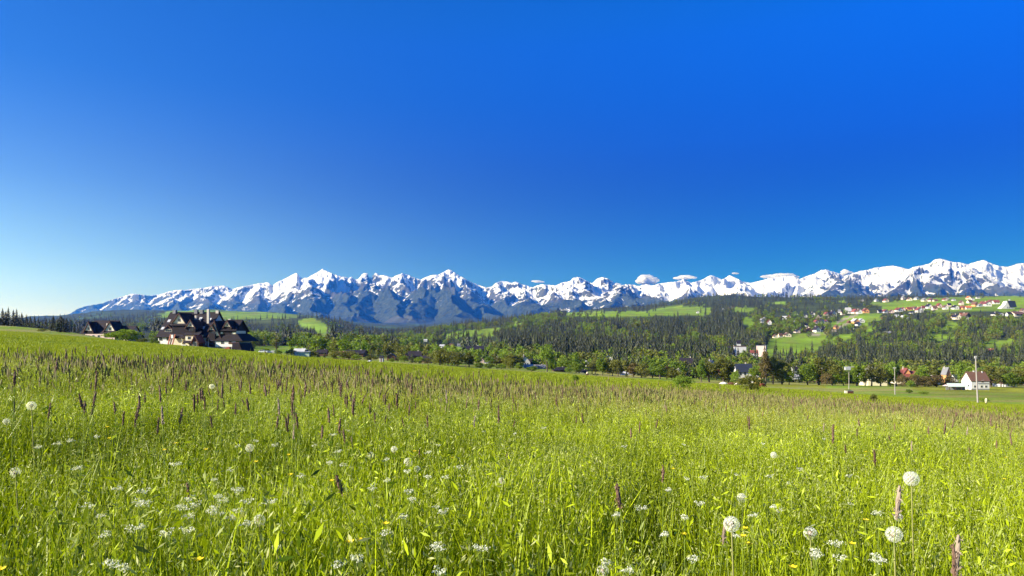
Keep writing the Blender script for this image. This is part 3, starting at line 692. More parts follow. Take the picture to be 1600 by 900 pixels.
# ---- white umbels, yellow flowers, dandelion clocks
def umbel_meshes(seed, hh_, rad):
    g = np.random.default_rng(seed); A1 = Acc(); A2 = Acc()
    v, f = tube_np([0, 0, 0], [.01, 0, hh_ - .035], .0012, .0008, 4); A1.add(v, f)
    for i in range(9):
        a = g.uniform(0, 6.28); r = rad * math.sqrt(g.uniform(.05, 1)); e = np.array([.01 + r * math.cos(a), r * math.sin(a), hh_ + g.uniform(-.006, .006)])
        v, f = tube_np([.01, 0, hh_ - .035], e, .0004, .0003, 3); A1.add(v, f)
        m_ = 14; P = e + np.stack([g.normal(0, rad * .22, m_), g.normal(0, rad * .22, m_), g.normal(0, .0015, m_)], 1)
        flecks(A2, g, P, .0024, elong=.9, updir=0)
    a = A1.mesh('umbel_stem', True); b = A2.mesh('umbel_head'); a.materials.append(M_stem); b.materials.append(M_white); return a, b
UMB = [umbel_meshes(300 + i, .42 + .03 * i, .011 + .002 * i) for i in range(4)]
g_ = np.random.default_rng(17)
patches = [(290,790,95,40,34),(350,805,60,25,16),(190,815,60,30,8),(620,800,60,45,14),(690,745,50,30,10),(540,730,60,40,6),(1040,760,90,50,16),(1250,800,120,60,18),(1180,745,60,35,8),(130,690,80,40,8),(470,700,60,35,8),(720,860,60,30,8),(960,880,60,18,6),(1300,870,120,26,14),(180,880,90,20,6),(850,700,200,50,14),(1400,720,120,60,10),(520,880,40,15,4),(400,700,40,18,6)]
for cx_, cy_, sx_, sy_, n_ in patches:
    for i in range(int(n_ * .55)):
        p = cx_ + g_.normal(0, sx_ * .8); y = min(cy_ + g_.normal(0, sy_ * .7), 892)
        k = int(g_.integers(0, 4)); h_ = .42 + .03 * k
        # distance at which a flower of this height shows on that row
        D = (ZC - h_ + 0.0) / max(0.02, (y - 520) / F - 0.047 - 0.072 * (p - 800) / F)
        if not 1.2 < D < 12: continue
        st = obj('white_umbel', UMB[k][0]); X = (p - 800) / F * D; st.location = (X, D, float(ground_z(X, D)))
        st.rotation_euler = (0, 0, g_.uniform(0, 6.28)); st.scale = (1, 1, 1)
        tag(st, 'small white umbel flower, ' + place(p, D), 'wildflower', 'white umbel flowers dotted through the meadow')
        h = obj('flower_head', UMB[k][1], st)
def yellow_meshes(seed, hh_):
    g = np.random.default_rng(seed); A1 = Acc(); A2 = Acc()
    v, f = tube_np([0, 0, 0], [.008, 0, hh_], .0014, .001, 4); A1.add(v, f)
    for i in range(6):
        a = i / 6 * 6.28; d = np.array([math.cos(a), math.sin(a), .45]); e = np.array([-math.sin(a), math.cos(a), 0]); c = np.array([.008, 0, hh_])
        V = np.array([c, c + d * .008 + e * .006, c + d * .014, c + d * .008 - e * .006]); A2.add(V, [[0, 1, 2, 3]], g.uniform())
    a = A1.mesh('yellow_stem', True); b = A2.mesh('yellow_head'); a.materials.append(M_stem); b.materials.append(M_yellow); return a, b
YEL = yellow_meshes(1, .45)
def at_row(p, y, h_):
    D = (ZC - h_) / max(0.02, (y - 520) / F - 0.047 - 0.072 * (p - 800) / F); X = (p - 800) / F * D
    return X, D, float(ground_z(X, D))
for i, (p, y) in enumerate([(164,668),(167,686),(273,694),(258,704),(323,703),(399,722),(560,845),(542,849),(308,878),(649,706),(520,752),(454,742),(599,819),(1161,827),(1161,840),(1174,852),(1073,836),(1352,707),(1328,850),(1235,888),(1548,712),(1571,750),(5,892),(708,716),(1050,733),(1570,717),(640,600+25),(450,712),(1356,814)]):
    X, D, zg = at_row(p, y, .45)
    if not 1.1 < D < 14: continue
    st = obj('yellow_buttercup', YEL[0]); st.location = (X, D, zg)
    st.rotation_euler = (0, 0, i); sc0 = .85; st.scale = (sc0, sc0, 1)
    tag(st, 'tiny yellow buttercup, ' + place(p, D), 'wildflower', 'yellow buttercups sprinkled through the meadow'); obj('flower_head', YEL[1], st)
def clock_meshes(seed, open_=1.0):
    g = np.random.default_rng(seed); A1 = Acc(); A2 = Acc(); A3 = Acc(); hh_ = .5; c = np.array([0, 0, hh_])
    pts = [np.array([0, 0, 0.]), np.array([.01, .004, .25]), c]
    for a, b in zip(pts[:-1], pts[1:]): v, f = tube_np(a, b, .0024, .0020, 6); A1.add(v, f)
    spindle(A3, c, (0, 0, 1), .017, .0085, 8, seg=5, g=g, rough=.15)
    n = 115; i = np.arange(n); z = 1 - 2 * (i + .5) / n; th = i * 2.399963; r = np.sqrt(1 - z * z); Dn = np.stack([r * np.cos(th), r * np.sin(th), z], 1)
    Dn = Dn[g.uniform(0, 1, n) < open_]
    for d in Dn:
        L = .0185 * g.uniform(.93, 1.05); u = np.cross(d, [.2, .3, .9]); u /= np.linalg.norm(u); v2 = np.cross(d, u); b0 = c + d * .006; b1 = c + d * L
        A2.add([b0 - u * .00015, b0 + u * .00015, b1 + u * .00015, b1 - u * .00015], [[0, 1, 2, 3]], .5)
        for k in range(7):                        # the parachute's hairs
            a = k / 7 * 6.28 + g.uniform(0, .5); e = math.cos(a) * u + math.sin(a) * v2; s_ = np.cross(e, d); tip = b1 + e * .0048 + d * .0024
            A2.add([b1 - s_ * .0003, b1 + s_ * .0003, tip + s_ * .00036, tip - s_ * .00036], [[0, 1, 2, 3]], g.uniform())
    a = A1.mesh('clock_stem', True); b = A2.mesh('clock_ball'); e = A3.mesh('clock_core', True)
    a.materials.append(M_stem_pink); b.materials.append(M_fluff); e.materials.append(M_seedcore); return a, b, e
CLK = [clock_meshes(1), clock_meshes(2, .9), clock_meshes(3, .45)]
for p, y, dia, k, lb in [(1424,748,25,0,'tall round dandelion clock on a bare stem rising above the grass on the right'),
        (1143,819,27,1,'large dandelion clock with brown centre right of the reddish foxtail head'),
        (1397,835,27,1,'large dandelion clock below the tan foxtail head'),
        (1159,778,16,0,'small dandelion clock above the large one with brown centre'),
        (1404,808,14,2,'half blown dandelion clock tucked behind the tan foxtail head'),
        (405,813,20,1,'dandelion clock beside the white umbels, left of centre'),
        (638,722,15,0,'round dandelion clock crossed by a thin dark grass stem'),
        (616,702,11,0,'small dandelion clock up and left of the crossed one'),
        (579,712,13,2,'ragged dandelion clock left of the small round one'),
        (784,752,14,1,'slightly flattened dandelion clock in the middle of the meadow'),
        (49,634,15,0,'dandelion clock far out at the upper left of the meadow'),
        (10,659,11,0,'dandelion clock at the left edge below the farther one'),
        (24,738,17,2,'torn dandelion clock with white tufts near the left edge'),
        (1266,833,22,2,'sparse see-through dandelion clock left of the large right-hand one'),
        (1209,711,11,0,'tiny dandelion clock among pale grass, right of centre'),
        (390,700,14,1,'dandelion clock half hidden among white flowers on the left'),
        (942,892,20,2,'dandelion clock at the bottom edge, right of centre'),
        (432,854,15,2,'nearly bare dandelion clock low in the grass left of centre'),
        (652,733,11,0,'little dandelion clock just right of the crossed one'),
        (331,604,9,0,'distant tiny dandelion clock above the foxtails on the left')]:
    D = .046 * F / dia; X = (p - 800) / F * D; zc = ZC - (y - 520) / F * D; zg = float(ground_z(X, D)); q = (zc - zg) / .5
    if q < .75 or q > 1.25:
        q = min(max(q, .8), 1.2); X, D, zg = at_row(p, y, .5 * q)
    rt = empty('dandelion_clock', (X, D, zg)); tag(rt, lb, 'dandelion')
    s1 = obj('stem', CLK[k][0], rt); s1.scale = (1, 1, q); f1_ = dia * D / F / .046
    for nm, me in (('seed_ball', CLK[k][1]), ('seed_core', CLK[k][2])):
        o = obj(nm, me, rt); o.scale = (f1_,) * 3; o.location = (0, 0, .5 * q - .5 * f1_)
# ------------------------------------------------------------------ trees
def decid(seed, h=10.0, wd=7.0, low=0.18, nl=1600, leaf=0.34, clumps=30, shape=1.0, limbs=7):
    """trunk and crown meshes of a broad-leaved tree"""
    g = np.random.default_rng(seed); T = Acc(); C = Acc(); zc = h * (low + (1 - low) / 2); hr = h * (1 - low) / 2; wr = wd / 2
    cl = []
    for i in range(clumps):
        d = g.normal(size=3); d /= np.linalg.norm(d); r = g.uniform(.45, .86)
        z = d[2] * r; wz = (1 - .35 * max(z, 0) * shape)
        cl.append([d[0] * r * wr * wz, d[1] * r * wr * wz, zc + z * hr])
    cl = np.array(cl)
    b = np.array([0, 0, 0.]); tr = h * .022 + .05
    pts = [b, np.array([g.normal(0, .1), g.normal(0, .1), h * low * 1.0]), np.array([g.normal(0, .25), g.normal(0, .25), h * .55]), np.array([g.normal(0, .3), g.normal(0, .3), h * .85])]
    rs = [tr * 1.3, tr, tr * .6, tr * .2]
    for k in range(3): v, f = tube_np(pts[k], pts[k + 1], rs[k], rs[k + 1], 6); T.add(v, f)
    for i in range(limbs):
        c = cl[i]; t = g.uniform(0, 1); s_ = pts[1] * (1 - t) + pts[2] * t
        if c[2] < s_[2]: s_ = pts[1] * 1.0
        m = (s_ + c) / 2 + np.array([0, 0, h * .03]); v, f = tube_np(s_, m, tr * .45, tr * .28, 4); T.add(v, f); v, f = tube_np(m, c, tr * .28, tr * .08, 4); T.add(v, f)
    per = nl // clumps
    for c in cl:
        cr = wr * g.uniform(.26, .42); d = g.normal(size=(per, 3)); d /= np.linalg.norm(d, axis=1)[:, None]; r = g.uniform(.35, 1.05, per) ** .6
        P = c + d * r[:, None] * cr * np.array([1, 1, .8 * hr / wr if hr < wr * 1.6 else 1.1]); tn = np.clip(g.uniform(.1, .8) + g.normal(0, .18, per), 0, 1)
        flecks(C, g, P, leaf, tn, 0, .5)
    return T.mesh('trunk', True), C.mesh('crown')
def spruce(seed, h=20.0, wd=6.0, levels=16, per=8, quads=3, low=.06):
    g = np.random.default_rng(seed); T = Acc(); C = Acc()
    v, f = tube_np([0, 0, 0], [0, 0, h * .95], h * .013 + .03, .03, 5); T.add(v, f)
    for L in range(levels):
        t = L / (levels - 1); z = h * (low + (1 - low) * t ** .92); r = wd / 2 * (1 - t) ** .85 * g.uniform(.78, 1.15) + .12; n = max(4, int(per * (1 - .4 * t)))
        a0 = g.uniform(0, 6.28)
        for k in range(n):
            a = a0 + k / n * 6.28 + g.uniform(-.3, .3); rr = r * g.uniform(.65, 1.15); d = np.array([math.cos(a), math.sin(a), 0]); s_ = np.array([-d[1], d[0], 0])
            dz = h / levels; w_ = rr * .42 + .15
            for q in range(quads):
                t0 = q / quads; t1 = (q + 1) / quads * g.uniform(.95, 1.1)
                p0 = d * rr * t0 + np.array([0, 0, z - dz * .6 * t0 ** 1.2 + dz * .5]); p1 = d * rr * t1 + np.array([0, 0, z - dz * 1.15 * t1 ** 1.2 + dz * .3])
                wa = w_ * (1 - t0 * .5); j = s_ * w_ * g.uniform(-.25, .25)
                C.add([p0 - s_ * wa * .5 + [0, 0, -dz * .5], p0 + [0, 0, dz * .25], p0 + s_ * wa * .5 + [0, 0, -dz * .5], p1 + j], [[0, 1, 3, 3], [1, 2, 3, 3]], np.clip(g.uniform(.1, .7) + .3 * t1, 0, 1))
    v, f = tube_np([0, 0, h * .9], [0, 0, h * 1.02], .10, .01, 4); C.add(v, f, .5)
    return T.mesh('trunk', True), C.mesh('crown')
def merge(tr, cr, name, m1, m2):
    bm = bmesh.new(); bm.from_mesh(tr); n = len(bm.faces); bm.from_mesh(cr); bm.faces.ensure_lookup_table()
    for i in range(n, len(bm.faces)): bm.faces[i].material_index = 1
    me = bpy.data.meshes.new(name); bm.to_mesh(me); bm.free(); me.materials.append(m1); me.materials.append(m2); return me
_crowns = {}
def crown_with(me, mat):
    k = (me.name, mat.name)
    if k not in _crowns: c = me.copy(); c.materials.clear(); c.materials.append(mat); _crowns[k] = c
    return _crowns[k]
DEC = [decid(400, 10, 8, .10, 3000, .36, 34), decid(401, 10, 6.5, .10, 2600, .33, 30), decid(402, 10, 9.5, .06, 3300, .38, 40), decid(403, 10, 5, .06, 2300, .30, 28), decid(404, 10, 7.5, .20, 2200, .34, 26)]
BUSH = [decid(410, 4, 6.5, .0, 2600, .20, 34, .6), decid(411, 4, 5, .0, 2200, .19, 28, .6), decid(412, 4, 8, .0, 2800, .21, 40, .6)]
for t_, c_ in DEC + BUSH: t_.materials.append(M_bark)
SPN = [spruce(420, 20, 6.5, 18, 9), spruce(421, 20, 5.2, 18, 8), spruce(422, 20, 8.5, 16, 10, low=.03)]
for t_, c_ in SPN: t_.materials.append(M_bark)
def make_tree(name, pr, mat, p, D, hpx, wpx, label, cat='tree', group=None, natural=(10, 8), rz=None, base=None):
    pos = spot(p, D); h = hpx * D / F; w_ = wpx * 1.22 * D / F
    rt = empty(name, pos, rnd.uniform(0, 6.28) if rz is None else rz, (w_ / natural[1], w_ / natural[1], h / natural[0]))
    tag(rt, label, cat, group); obj('trunk', pr[0], rt); obj('crown', crown_with(pr[1], mat), rt); return rt
ND = [(10, 8), (10, 6.5), (10, 9.5), (10, 5), (10, 7.5)]; NB = [(4, 6.5), (4, 5), (4, 8)]; NS = [(20, 6.5), (20, 5.2), (20, 8.5)]
LM = {'g': (M_leaf, 'fresh green'), 'o': (M_leaf_olive, 'dull olive'), 'y': (M_leaf_bright, 'bright yellow green'), 'r': (M_leaf_rust, 'reddish brown')}
# trees and bushes of the valley edge: px, base row, height, width, kind (d broadleaf, b bush, s spruce), colour, distance
ROW = [
 (688,571,26,34,'b','o',390,'broad round shrub at the left end of the bushy clump on the meadow edge'),(714,572,23,30,'b','o',385,'broad round shrub at the right end of the bushy clump on the meadow edge'),
 (700,566,25,30,'d','o',405,'olive tree rising in the middle of the bushy clump on the meadow edge'),(733,571,24,16,'d','o',390,'narrow olive tree just right of the bushy clump'),
 (644,567,16,10,'s','g',400,'small dark spruce in front of the brown wooden houses'),(632,568,11,14,'b','g',390,None),(655,568,11,16,'b','g',392,None),(622,565,10,12,'b','o',400,None),(668,569,10,12,'b','o',392,None),
 (749,571,9,14,'b','g',400,None),(765,572,9,14,'b','g',398,None),(783,573,9,16,'b','g',398,None),(798,576,18,11,'d','o',395,'narrow dark tree before the yellow gabled house'),
 (801,556,20,32,'d','o',480,'wide pale olive tree above the yellow gabled house'),(764,560,14,16,'d','y',500,None),(747,562,15,12,'d','g',500,None),(776,558,12,24,'d','o',520,None),(811,570,12,10,'d','g',425,None),
 (832,574,8,18,'b','g',400,None),
 (855,581,45,20,'d','y',400,'tall yellow green tree standing alone at the meadow edge beside the low brown barn'),(862,572,22,14,'d','g',430,None),(881,566,20,20,'d','g',470,None),(900,577,18,22,'b','g',430,'rounded green bush behind the dark roofed sheds'),
 (888,575,9,10,'b','y',420,None),(925,578,18,16,'d','o',430,None),(941,582,30,17,'d','g',415,'green tree with visible pale trunk between the sheds and the olive clump'),(930,575,26,14,'d','o',440,None),
 (957,583,28,18,'d','o',415,'left tree of the dull olive clump right of the sheds'),(966,584,26,14,'d','o',412,'right tree of the dull olive clump right of the sheds'),(979,575,8,6,'s','g',430,None),
 (990,582,24,20,'d','r',430,'reddish brown tree of the clump above the meadow edge'),(1002,585,22,18,'d','o',420,None),(1008,587,14,14,'b','o',415,None),(1020,581,24,14,'d','y',435,'bright yellow green tree right of the reddish brown one'),
 (1031,588,22,22,'d','g',415,None),(1042,586,24,12,'d','r',420,None),(1050,589,20,16,'d','o',412,None),(1060,589,16,12,'b','o',410,None),
 (1096,592,34,14,'d','y',405,'slim yellow green tree left of the very dark tree'),(1108,592,32,26,'d','o',408,'dense dark olive tree between the slim yellow green tree and the umbrella shaped one'),
 (1130,594,42,34,'d','o',405,'umbrella shaped tree with one bare leaning trunk in front of the red roofs'),(1138,590,12,18,'b','o',410,None),(1149,595,20,14,'b','y',395,None),
 (1196,597,52,18,'d','r',415,'tall dark reddish tree right of the small yellow house'),(1208,598,44,22,'d','o',418,'tall olive tree left of the white van gap in the tree line'),(1222,598,42,26,'d','o',420,None),(1233,599,26,14,'d','g',418,None),
 (1262,600,38,28,'d','g',420,'leafy green tree right of the gap in the tree line'),(1280,601,44,26,'d','o',420,None),(1300,601,40,26,'d','o',418,None),(1292,602,20,16,'b','r',412,None),
 (1318,603,24,14,'d','g',415,None),(1303,599,18,8,'b','y',414,None),(1339,602,34,22,'d','g',415,'leafy green tree just right of the pole with the transformer'),
 (1362,601,36,22,'d','o',418,None),(1352,603,30,12,'d','o',414,None),(1376,601,32,20,'d','o',418,None),(1391,602,44,18,'d','y',420,'yellow green tree rising behind the thin pale pole'),(1400,602,34,14,'d','g',422,None),
 (1410,604,20,14,'b','r',412,None),(1428,605,20,24,'b','r',412,None),(1446,606,18,24,'b','r',410,None),(1423,606,11,12,'b','y',402,None),(1441,590,28,26,'d','y',440,None),(1464,605,20,20,'b','r',412,None),
 (1484,606,20,14,'d','r',415,None),(1503,600,40,16,'d','y',440,'bright yellow green tree behind the left gable of the white house'),(1509,607,13,9,'b','o',402,'small olive bush at the foot of the white house'),
 (1548,608,34,26,'d','o',420,'olive tree just right of the white house'),(1564,604,30,18,'d','o',440,None),(1584,609,26,28,'d','g',415,'dark rounded tree at the right end of the tree line'),(1604,609,34,30,'d','o',415,None),
 (1575,590,28,40,'d','o',470,None),(1600,580,26,36,'d','g',500,None),(1540,585,26,30,'d','o',480,None),(1556,575,24,30,'d','o',520,None),
 (1180,575,26,16,'d','g',470,None),(1085,560,18,24,'d','g',560,None),(1052,560,14,20,'d','g',560,None),(1320,575,26,26,'d','o',520,None),(1290,575,28,22,'d','g',530,None),(1250,572,26,18,'d','g',540,None),(1225,575,30,18,'s','g',520,None),(1240,578,30,12,'s','g',520,None),
 (1460,578,24,26,'d','o',540,None),(1420,575,26,26,'d','o',540,None),(1350,572,22,20,'d','g',540,None),
 (95,524,26,26,'s','g',265,'dark bushy spruce standing alone left of the small chalet'),(83,518,24,14,'s','g',330,'spruce just behind the dark bushy one'),(66,521,5,13,'b','o',230,'low olive bush on the left hillside'),
 (196,544,19,46,'b','y',150,'large bright green bush in front of the small dark chalet'),(222,545,7,14,'b','o',165,None),
 (1067,609,22,28,'b','y',50,'rounded green bush at the meadow edge left of the grazing cattle'),
 (1172,612,25,38,'b','o',63,'spreading olive willow bush among the grazing cattle'),
 (899,598,13,9,'b','y',46,'small loose yellow green sapling on the pasture'),
 (1365,632,13,10,'b','o',52,'tiny grey green bush on the pasture below the pale box'),
 (1443,615,5,15,'b','g',270,'flat dark bush left of the yellow flower strip'),(1420,613,7,9,'b','g',280,'small dark bush beside the flat one on the pasture'),(1537,624,6,16,'b','g',180,'low dark bush right of the tall power pole'),(1326,608,3,12,'b','g',260,'dark scrub at the foot of the transformer pole'),
 (413,548,8,14,'b','g',330,None),(455,549,10,16,'b','o',345,None),(488,552,10,16,'b','o',350,None),(526,556,13,24,'b','o',345,'olive shrub left of the long brown barn'),(545,557,14,26,'b','o',350,'larger olive shrub in front of the long brown barn'),(557,559,9,16,'b','g',345,None),(580,561,9,20,'b','o',345,None),(497,554,9,8,'s','g',350,None),(507,556,10,6,'s','g',350,None),(612,566,6,8,'b','g',350,None),(434,551,8,12,'b','g',300,None),
 (246,545,7,8,'b','g',320,None),
]
dn = {'d': 'broadleaf tree', 'b': 'bush', 's': 'spruce'}
for i, (p, y, h, w_, kd, co, D, lb) in enumerate(ROW):
    m, cw = LM[co]
    if kd == 'd': k = i % 5; pr, nat, nm = DEC[k], ND[k], 'broadleaf_tree'
    elif kd == 'b': k = i % 3; pr, nat, nm = BUSH[k], NB[k], 'bush'
    else:
        k = i % 3 if p != 95 else 2; pr, nat, nm = SPN[k], NS[k], 'spruce_tree'; m = M_needle2 if p > 200 else M_needle; cw = 'dark green'
    if lb is None:
        side = 'around the sheds at the left of the valley' if p < 600 else 'before the brown wooden houses' if p < 735 else 'around the small coloured houses in mid valley' if p < 850 else \
               'behind the low barns in mid valley' if p < 1065 else 'among the roofs behind the cattle' if p < 1250 else 'in the tree line by the transformer pole' if p < 1400 else \
               'below the long red roof' if p < 1495 else 'around the white house'
        lb = f'{cw} {dn[kd]} growing {side}'
        gp = 'trees and bushes along the foot of the meadow'
    else: gp = 'trees and bushes along the foot of the meadow' if D > 340 else None
    make_tree(nm, pr, m, p, D, h, w_, lb, 'bush' if kd == 'b' else 'tree', gp, nat)
# spruces behind the left hill crest
for i, (p, h) in enumerate([(-14,30),(-4,26),(4,24),(13,26),(21,22),(26,24),(34,19),(41,17),(47,15),(54,16),(60,13),(66,12),(72,14),(78,12),(104,18),(110,15),(116,11),(122,9),(9,20),(30,16),(-24,28)]):
    D = 420 + 12 * (i % 4); pos = spot(p, D); hm = (h + 4) * D / F
    k = i % 2; q = hm / 20; rt = empty('spruce_tree', pos, i, (q * 1.75, q * 1.75, q))
    tag(rt, ('tall' if h > 20 else 'short' if h < 14 else 'medium') + ' dark spruce on the crest of the left hill, ' + ('at the left edge' if p < 15 else 'left part of the row' if p < 45 else 'right part of the row' if p < 90 else 'behind the lone bushy spruce'), 'tree', 'spruces along the crest of the left hill'); obj('trunk', SPN[k][0], rt); obj('crown', crown_with(SPN[k][1], M_needle), rt)

# ------------------------------------------------------------------ woods on the hillsides
SPF = [spruce(430 + i, 20, 7.6 + .8 * i, 9, 6, 1) for i in range(3)]
DEF = [decid(440 + i, 12, 9.5 + 1.0 * i, .06, 320, .85, 13, limbs=2) for i in range(3)]
FM = [merge(SPF[i][0], SPF[i][1], 'wood_spruce', M_bark, M_needle) for i in range(3)] + [merge(SPF[0][0], SPF[0][1], 'wood_spruce', M_bark, M_needle), merge(SPF[1][0], SPF[1][1], 'wood_spruce', M_bark, M_needle2)] + \
     [merge(DEF[i][0], DEF[i][1], 'wood_broadleaf', M_bark, mt_) for i, mt_ in ((0, M_leaf), (1, M_leaf_olive), (2, M_leaf_bright), (0, M_leaf_olive), (1, M_leaf))]
FP = []
for i, me in enumerate(FM):
    FP.append(bpy.data.objects.new('wood_tree_%s' % 'abcdefghij'[i], me))
def share_dec(px, py, D):
    """how much of the wood is broad-leaved here"""
    v = 0.46 + 1.3 * fbm(px / 38 + 7, py / 16, 3)
    v = v + 0.55 * ((px > 1280) & (py > 505) & (py < 560)) * (fbm(px / 17, py / 30 + 4, 2) > -.05)
    v = v + .5 * ((px > 880) & (px < 985) & (py > 515) & (py < 550)) * (fbm(px / 12, py / 30, 2) > .0)
    v = v + .7 * ((px > 1195) & (px < 1300) & (py > 480) & (py < 530)) + .7 * ((px > 1150) & (px < 1240) & (py > 500) & (py < 535))
    v = v + .35 * ((px > 690) & (px < 860) & (py < 525)) + .8 * (D < 720) + .45 * ((px > 400) & (px < 700) & (D < 1700))
    v = v - .8 * ((px > 1000) & (px < 1165) & (py > 480) & (py < 560) & (py < 530)) - .5 * (D > 2500) - .5 * ((px > 830) & (px < 1000) & (py > 545) & (D > 640))
    return v
g_ = np.random.default_rng(31); N0 = 46000
p_ = g_.uniform(-60, 1660, N0); D_ = np.exp(g_.uniform(math.log(480), math.log(5200), N0)); X_ = (p_ - 800) / F * D_; Z_ = ground_z(X_, D_); y_ = 520 - F * (Z_ - ZC) / D_
HP = []      # house plots are kept free, filled below
dens = np.where(D_ < 640, 0.40, 1.0) * np.where((D_ > 640) & (D_ < 900), .85, 1)
dens = np.where((p_ > 1190) & (p_ < 1600) & (y_ > 470) & (y_ < 500) & (D_ < 3300), dens * .22, dens)
dens = np.where((p_ > 1195) & (p_ < 1320) & (y_ > 488) & (y_ < 523), dens * .6, dens)
dens = np.where((p_ > 1370) & (p_ < 1600) & (y_ < 478), dens * .35, dens)
dens = np.where((p_ < 780) & (D_ > 700), dens * (.30 + .55 * (fbm(p_ / 60, y_ / 6, 3) > 0)), dens)
dens = np.where((p_ < 770) & (D_ < 760), dens * .28, dens)
dens = np.where((p_ < 240), dens * (D_ > 1500), dens)
dens = np.where(D_ > 3400, dens * .35, dens)
jt = g_.normal(0, 1, N0)
keep = (g_.uniform(0, 1, N0) < dens) & ~(in_meadow(p_ + jt * 1.5, y_ + .8 * jt) & (g_.uniform(0, 1, N0) > .035)) & ~in_any(p_, y_, SANDY + TRACKS)
# ------------------------------------------------------------------ buildings
def quadbox(x0, x1, y0, y1, z0, z1):
    v = [(x0,y0,z0),(x1,y0,z0),(x1,y1,z0),(x0,y1,z0),(x0,y0,z1),(x1,y0,z1),(x1,y1,z1),(x0,y1,z1)]
    return v, [(0,3,2,1),(4,5,6,7),(0,1,5,4),(1,2,6,5),(2,3,7,6),(3,0,4,7)]
class B:
    """collects solid pieces of one part"""
    def __init__(s): s.v = []; s.f = []
    def add(s, v, f):
        n = len(s.v); s.v += [tuple(map(float, q)) for q in v]; s.f += [tuple(i + n for i in q) for q in f]; return s
    def box(s, x0, x1, y0, y1, z0, z1): return s.add(*quadbox(x0, x1, y0, y1, z0, z1))
    def prism(s, prof, axis, a, b):
        """a closed profile pushed along an axis: prof is (x,z) for axis y, (y,z) for axis x"""
        n = len(prof); P = lambda q, t: (q[0], t, q[1]) if axis == 'y' else (t, q[0], q[1])
        v = [P(q, a) for q in prof] + [P(q, b) for q in prof]
        f = [tuple(range(n - 1, -1, -1)), tuple(range(n, 2 * n))] + [(i, (i + 1) % n, (i + 1) % n + n, i + n) for i in range(n)]
        return s.add(v, f)
    def slab(s, a, b, c, d, t):
        """a roof plane with thickness t below it; corners counter-clockwise from above"""
        A_, B_, C_, D_ = map(Vector, (a, b, c, d)); n = (B_ - A_).cross(D_ - A_).normalized()
        if n.z < 0: n = -n
        q = [A_, B_, C_, D_]; v = q + [x - n * t for x in q]
        return s.add([tuple(x) for x in v], [(0,1,2,3),(7,6,5,4),(0,4,5,1),(1,5,6,2),(2,6,7,3),(3,7,4,0)])
    def tri(s, a, b, c, t=0.25):
        A_, B_, C_ = map(Vector, (a, b, c)); n = (B_ - A_).cross(C_ - A_).normalized()
        if n.z < 0: n = -n
        q = [A_, B_, C_]; v = q + [x - n * t for x in q]
        return s.add([tuple(x) for x in v], [(0,1,2),(5,4,3),(0,3,4,1),(1,4,5,2),(2,5,3,0)])
    def me(s, name):
        m = bpy.data.meshes.new(name); m.from_pydata(s.v, [], s.f); m.update()
        bm = bmesh.new(); bm.from_mesh(m); bmesh.ops.recalc_face_normals(bm, faces=bm.faces); bm.to_mesh(m); bm.free(); return m
    def build(s, name, mat, parent, label=None):
        o = obj(name, s.me(name), parent, mat); tag(o, label); return o
WALLC = {'W': ('wall_white', (.60, .59, .56), 'white'), 'C': ('wall_cream', (.70, .62, .45), 'cream'), 'P': ('wall_pinkish', (.62, .48, .42), 'pinkish'), 'B': ('wall_timber', (.13, .07, .045), 'brown timber'),
         'Y': ('wall_yellow', (.75, .58, .16), 'yellow'), 'O': ('wall_orange', (.62, .30, .12), 'orange'), 'G': ('wall_grey', (.42, .42, .42), 'grey')}
ROOFC = {'R': ('roof_red', (.20, .058, .045), 'red'), 'O': ('roof_orange', (.55, .18, .07), 'orange'), 'D': ('roof_dark', (.024, .019, .024), 'dark'), 'G': ('roof_grey', (.20, .20, .21), 'grey'),
         'N': ('roof_brown', (.14, .075, .05), 'brown'), 'L': ('roof_pale', (.45, .45, .47), 'pale metal'), 'U': ('roof_slate_blue', (.028, .035, .055), 'slate blue')}
WM = {k: plain(n, c, .85, .12, 1.2) for k, (n, c, _) in WALLC.items()}; RM = {k: plain(n, c, .6, .22, 1.5, bump=.2) for k, (n, c, _) in ROOFC.items()}
M_glass = N('window_glass', .12, .6).col((.03, .04, .05)); M_frame = plain('window_frame', (.55, .5, .42), .6, .1); M_wood = plain('brown_wood', (.085, .036, .022), .7, .25, 2.5)
M_chim = plain('chimney_plaster', (.58, .52, .44), .85, .15); M_stone = plain('plinth_stone', (.22, .22, .23), .9, .3, 2.0, bump=.4)
M_shingle = plain('shingle_dark', (.019, .013, .017), .9, .30, 2.0, bump=.5); M_metal = plain('grey_metal', (.45, .46, .48), .45, .15); M_conc = plain('pole_concrete', (.33, .30, .27), .85, .15, 4.0)
M_red = plain('red_brown_paint', (.30, .08, .04), .6, .2); M_gable = plain('gable_plaster', (.80, .74, .58), .85, .12)
# unit house: 1 x 1 footprint, eaves at 0.5, ridge along x at 1
_hc = {}
def house_meshes(wc, rc, style):
    k = (wc, rc, style)
    if k in _hc: return _hc[k]
    e = .48 if style != 'flat' else .92; w_ = B()
    if style == 'flat':
        w_.box(-.5, .5, -.5, .5, -.3, .94); r_ = B().box(-.53, .53, -.53, .53, .941, 1.0)
    else:
        w_.prism([(-.5, -.3), (.5, -.3), (.5, e), (0, .96), (-.5, e)], 'x', -.5, .5)
        r_ = B(); dz = (.97 - e); r_.slab((-.56, -.60, e - .2 * dz + .0), (.56, -.60, e - .2 * dz), (.56, 0, 1.0), (-.56, 0, 1.0), .035); r_.slab((-.56, .0, 1.0), (.56, 0, 1.0), (.56, .60, e - .2 * dz), (-.56, .60, e - .2 * dz), .035)
    wm = w_.me('wall'); wm.materials.append(WM[wc]); rm = r_.me('roof'); rm.materials.append(RM[rc])
    _hc[k] = (wm, rm); return _hc[k]
win_me = B().box(-.5, .5, -.02, .05, -.5, .5).me('window'); win_me.materials.append(M_glass)
